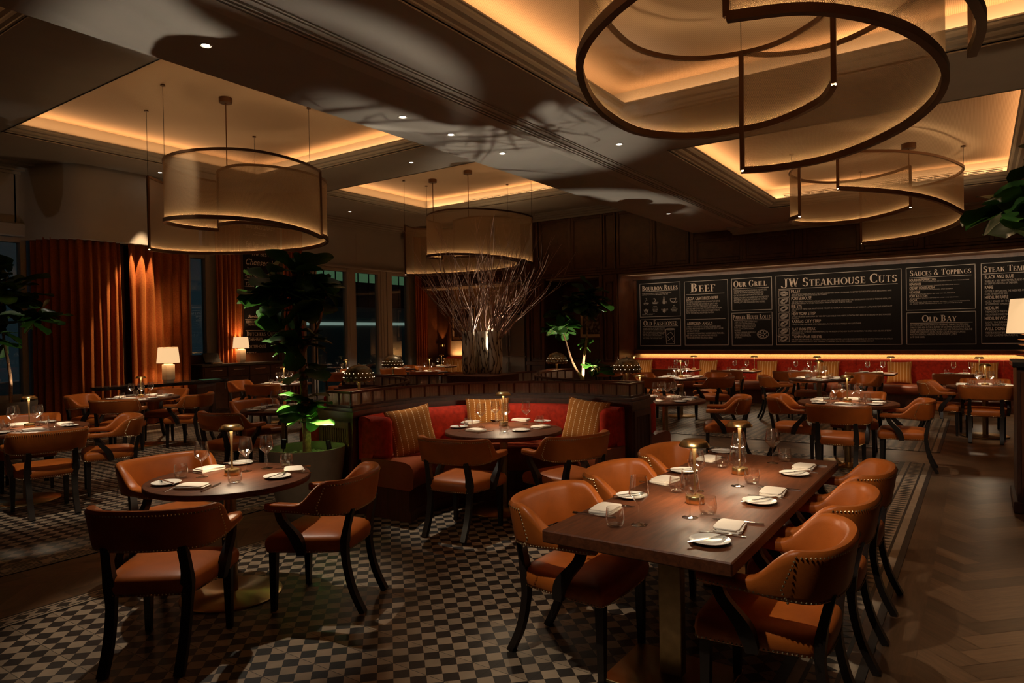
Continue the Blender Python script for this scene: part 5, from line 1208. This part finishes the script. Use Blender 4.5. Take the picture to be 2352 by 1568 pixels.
t = thing('sideboard', 'dark wood sideboard with a speckled granite top under the left chalkboard', 'sideboard', (-14.0, 9.35, .005))
obj('body', MB().box(-.26, -1.12, .09, .24, 1.12, 1.05).box(-.22, -1.10, 0, .18, 1.10, .09), M['wall_wood'], t, False); obj('worktop', MB().box(-.27, -1.16, 1.05, .28, 1.16, 1.10, .006), M['granite'], t, False); obj('upstand', MB().box(-.27, -1.12, 1.10, -.24, 1.12, 1.30), M['wall_wood'], t, False)
for k in range(4):
    y0 = -1.10+k*.55
    d = obj('drawer', MB().box(.24, y0+.01, .82, .26, y0+.54, 1.03, .003), M['wall_wood2'], t, False); obj('handle', MB().box(.262, y0+.14, .955, .278, y0+.41, .967), M['steel'], d, False)
    d = obj('door', MB().box(.24, y0+.01, .12, .26, y0+.54, .80, .003), M['wall_wood2'], t, False); obj('handle', MB().box(.262, y0+.47, .55, .278, y0+.482, .75), M['steel'], d, False)
t = thing('till_terminal', 'black till terminal on the left end of the granite sideboard', 'till', (-14.0, 8.62, 1.105))
obj('stand', MB().box(-.11, -.15, 0, .11, .15, .04, .01), M['black'], t, False); obj('screen', MB().box(-.02, -.19, .03, .01, .19, .27, .006, Matrix.Rotation(-.5, 4, 'Y')), M['black'], t, False); obj('receipt_tray', MB().box(.10, -.13, 0, .21, .10, .035, .012), M['canvas'], t, False)
# left chalkboard
t = thing('chalkboard', 'tall narrow black chalkboard with hand lettered dessert and butcher lists', 'chalkboard', (-14.3, 10.05, 0))
Y0, Y1 = 9.56, 10.52
obj('panel', MB().box(.0, Y0-10.05, .95, .045, Y1-10.05, 4.55), M['board'], t, False)
fr = MB()
for a, b in ((Y0-.09, Y0), (Y1, Y1+.07)): fr.box(0, a-10.05, .9, .075, b-10.05, 4.6, .006)
fr.box(0, Y0-10.05, .87, .075, Y1-10.05, .95, .006); obj('frame', fr, M['wall_wood'], t, False)
LEFT_BOARD = t
# ------------------------------------------------------------------ back left: steel fridge, framed photographs, niche sideboard
t = thing('wine_fridge', 'tall steel double door fridge in the back wall beyond the vases', 'fridge', (-11.25, 16.2, 0)); obj('body', MB().box(-.58, .0, 0, .56, .34, 2.27), M['fridge'], t, False)
for sx in (-1, 1):
    for z0, z1 in ((1.02, 2.20), (.10, .99)):
        x0, x1 = (-.57, -.02) if sx < 0 else (.02, .55); d = obj('door', MB().box(x0, -.04, z0, x1, 0, z1, .006), M['fridge'], t, False)
        obj('handle', MB().tube([(sx*.055, -.075, z0+.1), (sx*.055, -.075, min(z1-.1, z0+.75))], .012, 10), M['steel'], d)
obj('plinth_grille', MB().box(-.57, -.02, 2.20, .55, 0, 2.26).box(-.57, -.02, 0, .55, 0, .09), M['black'], t, False)
def picture(x0, x1, z0, z1, y, label, lamp_=False):
    t = thing('framed_picture', label, 'picture', ((x0+x1)/2, y, (z0+z1)/2), 0, 'framed photographs on the back wall'); w, h = (x1-x0)/2, (z1-z0)/2
    f = MB().box(-w, -.03, -h, -w+.035, 0, h).box(w-.035, -.03, -h, w, 0, h).box(-w, -.03, -h, w, 0, -h+.035).box(-w, -.03, h-.035, w, 0, h); obj('frame', f, M['bronze'], t, False)
    obj('mount', MB().box(-w+.03, -.012, -h+.03, w-.03, -.002, h-.03), M['canvas'], t, False); obj('print', MB().box(-w+.10, -.016, -h+.12, w-.10, -.013, h-.10), M['print'], t, False)
picture(-13.70, -12.70, 1.48, 2.56, YB, 'large framed old photograph left of the steel fridge'); picture(-9.12, -8.30, 1.50, 2.48, YB, 'framed picture half hidden behind the rear fig in the niche')
t = thing('niche_sideboard', 'low dark sideboard in the panelled niche behind the rear fig', 'sideboard', (-8.85, 16.2, 0)); obj('body', MB().box(-.7, 0, .06, .7, .34, .92).box(-.66, .03, 0, .66, .32, .06), M['dark_wood'], t, False); obj('worktop', MB().box(-.72, -.02, .92, .72, .34, .95), M['dark_wood'], t, False)
for k in (-1, 1): d = obj('door', MB().box(min(0, k*.68)+.01, -.015, .1, max(0, k*.68)-.01, 0, .9, .003), M['wall_wood'], t, False); obj('handle', MB().box(k*.06-.006, -.03, .4, k*.06+.006, -.015, .6), M['brass'], d, False)
t = thing('wall_uplight', 'brass uplight glowing on the wood panel at the far left corner', 'wall light', (-14.08, 16.50, 1.30)); obj('body', MB().lathe([(.04, 0), (.06, .06), (.055, .06)], 20, cap1=False), M['brass'], t); lamp('SPOT', 'spot', (0, -.08, .05), 10, AMBER, (0, .0, 1.0), t, spot_size=.9, spot_blend=.3, shadow_soft_size=.02)
# ------------------------------------------------------------------ dark service cabinet at the right edge with a lamp
t = thing('service_cabinet', 'tall dark wood service cabinet at the right picture edge', 'cabinet', (.80, 7.75, .005)); obj('body', MB().box(-.53, -.33, .08, .6, .4, 1.28), M['dark_wood'], t, False); obj('plinth', MB().box(-.56, -.36, 0, .62, .42, .10, .008), M['dark_wood'], t, False); obj('worktop', MB().box(-.56, -.36, 1.28, .62, .42, 1.33, .006), M['marble_black'], t, False)
for k in (0, 1): d = obj('door', MB().box(-.50+k*.55, -.35, .14, .03+k*.55, -.33, 1.24, .004), M['wall_wood'], t, False); obj('handle', MB().box(-.02+k*.09, -.372, .6, -.005+k*.09, -.35, .8), M['brass'], d, False)
t = thing('shaded_lamp', 'lamp with a lit linen shade and dark stacked leaf base on the right cabinet', 'lamp', (.45, 7.70, 1.335), 0, 'marble lamps with linen shades')
lb = MB(); r = random.Random(4)
for k in range(5):
    for q in range(7): a = 2*PI*q/7+k*.45; z = .02+k*.048; lb.add([(.03*math.cos(a-.4), .03*math.sin(a-.4), z), ((.20-.012*k)*math.cos(a), (.20-.012*k)*math.sin(a), z+.03), (.03*math.cos(a+.4), .03*math.sin(a+.4), z), (.05*math.cos(a), .05*math.sin(a), z+.035)], [(0, 1, 3), (3, 1, 2), (0, 2, 1), (0, 3, 2)])
lb.lathe([(.05, 0), (.03, .26)], 14); obj('base', lb, M['bronze'], t, False); obj('shade', MB().lathe([(.245, .25), (.215, .56)], 44, cap0=False, cap1=False), M['shade'], t); obj('stem', MB().tube([(0, 0, .24), (0, 0, .54)], .008), M['brass'], t); lamp('POINT', 'bulb', (0, 0, .40), 10, WARM, None, t, shadow_soft_size=.05)
uplight(-4.76, 6.595, 1.20, (-4.80, 6.50, 3.9), 90, 'small spotlight standing between the stone vases', 1.5)
uplight(bx+.2, by+.1, .64, (bx, by, 2.4), 12, 'small spotlight in the planter by the left window', 1.2)
# ------------------------------------------------------------------ lettering
DG = None
def font_glyphs(s, kind):
    """flat outline mesh of a line in the built-in font -> (verts, faces) in text units"""
    c = bpy.data.curves.new('line', 'FONT'); c.body = s; c.resolution_u = 2 if kind == 'b' else 3; c.fill_mode = 'FRONT' if hasattr(c, 'fill_mode') else c.fill_mode
    if kind == 'h': c.offset = .006
    if kind == 'i': c.shear = .35; c.offset = .008
    try: c.fill_mode = 'FRONT'
    except Exception: pass
    c.dimensions = '2D'
    o = bpy.data.objects.new('line', c); COL.objects.link(o); bpy.context.view_layer.update()
    me = o.evaluated_get(bpy.context.evaluated_depsgraph_get()).to_mesh(); V = [(v.co.x, v.co.y) for v in me.vertices]; F = [tuple(p.vertices) for p in me.polygons]
    o.evaluated_get(bpy.context.evaluated_depsgraph_get()).to_mesh_clear(); bpy.data.objects.remove(o); bpy.data.curves.remove(c); return V, F
# a drawn roman capital alphabet for the painted headings: thick stems, thin strokes, bracket serifs
def roman(ch):
    P = []
    def R(x0, y0, x1, y1): P.append([(x0, y0), (x1, y0), (x1, y1), (x0, y1)])
    def S(x, w, y, up): R(x-.075, y if not up else y-.045, x+w+.075, y+.045 if not up else y)
    def V(x, y0=0, y1=1, w=.17, b=1, t=1):
        R(x, y0, x+w, y1)
        if b: S(x, w, y0, 0)
        if t: S(x, w, y1, 1)
    def D(x0, y0, x1, y1, w): P.append([(x0, y0), (x0+w, y0), (x1+w, y1), (x1, y1)])
    def A(cx, cy, rx, ry, a0, a1, w, t, n=14):
        for k in range(n):
            q = []
            for a in (a0+(a1-a0)*k/n, a0+(a1-a0)*(k+1)/n): r = math.radians(a); q.append(((cx+rx*math.cos(r), cy+ry*math.sin(r)), (cx+(rx-w)*math.cos(r), cy+(ry-t)*math.sin(r))))
            P.append([q[0][0], q[1][0], q[1][1], q[0][1]])
    W = .6
    if ch == 'A': D(.02, 0, .32, 1, .06); D(.52, 0, .29, 1, .17); R(.14, .30, .56, .36); S(.02, .05, 0, 0); S(.52, .17, 0, 0); W = .74
    elif ch == 'B': V(.06); A(.23, .74, .27, .26, -90, 90, .15, .06); A(.23, .27, .32, .27, -90, 90, .16, .06); R(.2, .48, .3, .54); W = .62
    elif ch == 'C': A(.40, .5, .38, .52, 50, 310, .17, .07); R(.60, .72, .645, .98); R(.60, .02, .645, .22); W = .70
    elif ch == 'D': V(.06); A(.23, .5, .42, .5, -90, 90, .17, .06); W = .70
    elif ch in 'EF':
        V(.06); R(.2, .945, .52, 1); R(.48, .76, .52, 1); R(.2, .48, .42, .54); R(.395, .40, .43, .62); W = .58
        if ch == 'E': R(.2, 0, .55, .055); R(.51, 0, .55, .26)
    elif ch == 'G': A(.40, .5, .38, .52, 50, 320, .17, .07); R(.60, .72, .645, .98); V(.53, .04, .42, .15, 0, 1); W = .78
    elif ch == 'H': V(.06); V(.52); R(.2, .48, .55, .54); W = .78
    elif ch == 'I': V(.08); W = .36
    elif ch == 'J': V(.24, .15, 1, .17, 0, 1); A(.12, .12, .29, .22, 180, 360, .15, .06); W = .50
    elif ch == 'K': V(.06); D(.22, .46, .55, 1, .06); D(.52, 0, .27, .56, .17); S(.53, .06, 1, 1); S(.52, .17, 0, 0); W = .74
    elif ch == 'L': V(.06); R(.2, 0, .54, .055); R(.50, 0, .54, .28); W = .58
    elif ch == 'M': V(.05, w=.06); D(.40, 0, .10, 1, .16); D(.40, 0, .70, 1, .06); V(.68); W = .94
    elif ch == 'N': V(.06, w=.06, b=1); D(.56, 0, .08, 1, .17); V(.64, w=.06, b=0); W = .80
    elif ch == 'O': A(.40, .5, .39, .52, 0, 360, .17, .06, 28); W = .80
    elif ch == 'P': V(.06); A(.23, .72, .29, .28, -90, 90, .16, .06); W = .58
    elif ch == 'R': V(.06); A(.23, .74, .28, .26, -90, 90, .16, .06); D(.50, 0, .26, .50, .17); S(.50, .17, 0, 0); W = .70
    elif ch == 'S': A(.27, .745, .24, .27, 30, 270, .15, .07); A(.27, .26, .27, .28, -150, 90, .16, .07); R(.44, .74, .48, .98); R(.03, .04, .07, .28); W = .58
    elif ch == 'T': V(.24, t=0); R(.02, .945, .63, 1); R(.02, .76, .06, 1); R(.59, .76, .63, 1); W = .65
    elif ch == 'U': V(.06, .25, 1, .17, 0, 1); V(.56, .25, 1, .06, 0, 1); A(.34, .28, .28, .31, 180, 360, .14, .07); W = .72
    elif ch == 'W': D(.24, 0, .04, 1, .16); D(.26, 0, .46, 1, .06); D(.62, 0, .42, 1, .16); D(.64, 0, .86, 1, .06); S(.05, .14, 1, 1); S(.86, .05, 1, 1); W = .98
    elif ch == 'Y': V(.27, 0, .5, .17, 1, 0); D(.27, .45, .04, 1, .17); D(.34, .45, .60, 1, .06); S(.06, .12, 1, 1); S(.59, .06, 1, 1); W = .70
    elif ch == '&': A(.30, .76, .18, .24, 0, 360, .11, .06, 18); A(.28, .27, .27, .29, 40, 330, .15, .07); D(.52, 0, .16, .64, .14); D(.48, .18, .64, .48, .06); W = .78
    elif ch == ' ': W = .30
    return P, W
def heading(s):
    V, F, x = [], [], 0
    for w in s.split(' '):
        for i, ch in enumerate(w):
            k = 1.0 if (i == 0 or w == 'JW') else .76; P, adv = roman(ch.upper())
            for q in P: o = len(V); V += [(x+px*k, py*k) for px, py in q]; F.append((o, o+1, o+2, o+3))
            x += (adv+.06)*k
        x += .30
    return V, F
def put(mb, kind, s, x0, z0, x1, h, plane):
    V, F = heading(s) if kind == 's' else font_glyphs(s, kind)
    if not V: return
    a, b = min(v[0] for v in V), max(v[0] for v in V); top = 1.0 if kind == 's' else .70; sx = (x1-x0)/(b-a); sz = h/top
    o = len(mb.v); mb.v += [plane(x0+(vx-a)*sx, z0+vy*sz) for vx, vy in V]; mb.f += [tuple(i+o for i in f) for f in F]
def rect_line(mb, x0, z0, x1, z1, plane, w=.011):
    a, b = min(x0, x1), max(x0, x1); c, d = min(z0, z1), max(z0, z1)
    for p, q, r, s in ((a, c, b, c+w), (a, d-w, b, d), (a, c, a+w, d), (b-w, c, b, d)): mb.quad(plane(p, q), plane(r, q), plane(r, s), plane(p, s))
def hline(mb, x0, z, x1, plane, w=.010): mb.quad(plane(x0, z-w/2), plane(x1, z-w/2), plane(x1, z+w/2), plane(x0, z+w/2))
BOARD = thing('menu_board', 'wide black menu board with cream lettering along the back wall', 'sign', (-3.0, YB, 0))
obj('panel', MB().box(-4.36, -.07, 1.195, 5.6, 0, 3.005), M['board'], BOARD, False)
def bp(x, z): return (x+3.0, -.0725, z)
for rc, lines, items in PANELS:
    mb = MB(); rect_line(mb, *rc, bp)
    for l in lines: hline(mb, l[0], l[1], l[2], bp)
    obj('panel_border', mb, M['chalk2'], BOARD, False, fix=False)
    mb = MB(); m2 = MB()
    for it in items: put(mb if it[0] in 'sh' else m2, *it, bp)
    obj('lettering', mb, M['chalk'], BOARD, False, fix=False)
    if m2.v: obj('small_lettering', m2, M['chalk2'], BOARD, False, fix=False)
# chalk drawings: cuts of meat, a tumbler, a basket of rolls, icons
dr = MB()
def stroke(pts, w=.009, closed=False):
    pts = [Vector((p[0], p[1])) for p in pts]+([Vector((pts[0][0], pts[0][1]))] if closed else [])
    for a, b in zip(pts, pts[1:]):
        d = b-a
        if d.length < 1e-6: continue
        n = Vector((-d.y, d.x)).normalized()*w/2; dr.quad(bp(*(a+n)), bp(*(a-n)), bp(*(b-n)), bp(*(b+n)))
def ell(cx, cz, rx, rz, w=.009, rot=0, n=20, a0=0, a1=2*PI):
    stroke([(cx+rx*math.cos(a)*math.cos(rot)-rz*math.sin(a)*math.sin(rot), cz+rx*math.cos(a)*math.sin(rot)+rz*math.sin(a)*math.cos(rot)) for a in [a0+(a1-a0)*k/n for k in range(n+1)]], w)
for k, (x0, z0, x1, z1) in enumerate(CUT_BOXES):
    rect_line(dr, x0, z0, x1, z1, bp, .008); cx, cz, w, h = (x0+x1)/2, (z0+z1)/2, abs(x1-x0), abs(z1-z0)
    for q in range(4 if k in (0, 5, 3) else 3): ell(cx, cz, w*(.36-.08*q), h*(.32-.07*q), .010, .45 if k not in (0,) else 0)
    if k in (1, 4): stroke([(cx-w*.25, cz-h*.1), (cx+w*.36, cz+h*.46)], .014); stroke([(cx-w*.25, cz+h*.05), (cx+w*.05, cz-h*.4), (cx+w*.3, cz+h*.3)], .012)
    if k == 6: stroke([(cx-w*.60, cz+h*.48), (cx-w*.1, cz+h*.1)], .02)
rc = PANELS[1][0]; gx, gz = rc[2]-.28, min(rc[1], rc[3])+.22
stroke([(gx-.12, gz+.20), (gx-.105, gz-.17), (gx+.105, gz-.17), (gx+.12, gz+.20)], .010, True); ell(gx, gz+.20, .12, .02); stroke([(gx-.10, gz+.05), (gx+.02, gz+.13), (gx+.09, gz+.02), (gx-.02, gz-.06), (gx-.10, gz+.05)], .008); stroke([(gx-.09, gz-.10), (gx+.04, gz-.03), (gx+.09, gz-.12)], .008)
rc = PANELS[4][0]; gx, gz = rc[2]-.22, min(rc[1], rc[3])+.26
for a in range(7): ell(gx+.075*math.cos(a*.9)*(a > 0), gz+.055*math.sin(a*.9)*(a > 0), .038, .032, .010)
ell(gx, gz, .13, .10, .008)
rc = PANELS[0][0]
for q in range(4):
    x = rc[0]+.17+q*.245; z = max(rc[1], rc[3])-.47
    if q == 0: stroke([(x-.03, z-.05), (x-.02, z+.02), (x+.03, z+.03), (x, z+.09)], .010); ell(x, z-.06, .045, .02)
    if q == 1: stroke([(x-.05, z+.06), (x, z+.07), (x+.02, z), (x+.05, z-.06), (x-.04, z-.06), (x, z+.01)], .010)
    if q == 2: stroke([(x-.02, z-.07), (x-.02, z+.03), (x-.008, z+.06), (x-.008, z+.11), (x+.008, z+.11), (x+.008, z+.06), (x+.02, z+.03), (x+.02, z-.07)], .009, True)
    if q == 3: stroke([(x-.08, z+.05), (x+.03, z+.05), (x+.08, z+.06), (x+.05, z-.02), (x+.02, z-.05), (x-.03, z-.03), (x-.07, z-.01)], .008, True)
    z = max(rc[1], rc[3])-.72
    if q == 0: ell(x, z, .04, .055, .012); stroke([(x-.04, z+.02), (x+.04, z+.02)], .012); stroke([(x-.04, z-.02), (x+.04, z-.02)], .012)
    if q == 2: ell(x, z, .018, .05, .014); stroke([(x-.03, z-.03), (x, z), (x+.03, z-.02)], .01)
obj('chalk_drawing', dr, M['chalk2'], BOARD, False, fix=False)
# left chalkboard lettering (faces +x; text runs along +y)
def lp(y, z): return (.0475, y-10.05, z)
mb = MB()
for it in LEFT_TEXT: put(mb, *it, lp)
for y0, z0, y1, z1 in LEFT_LINES: hline(mb, y0, (z0+z1)/2, y1, lp)
for a in range(24): mb.quad(lp(10.3+.075*math.cos(a*PI/12), 3.18+.05*math.sin(a*PI/12)), lp(10.3+.03*math.cos(a*PI/12), 3.19+.018*math.sin(a*PI/12)), lp(10.3+.03*math.cos((a+1)*PI/12), 3.19+.018*math.sin((a+1)*PI/12)), lp(10.3+.075*math.cos((a+1)*PI/12), 3.18+.05*math.sin((a+1)*PI/12)))
obj('lettering', mb, M['chalk'], LEFT_BOARD, False, fix=False)
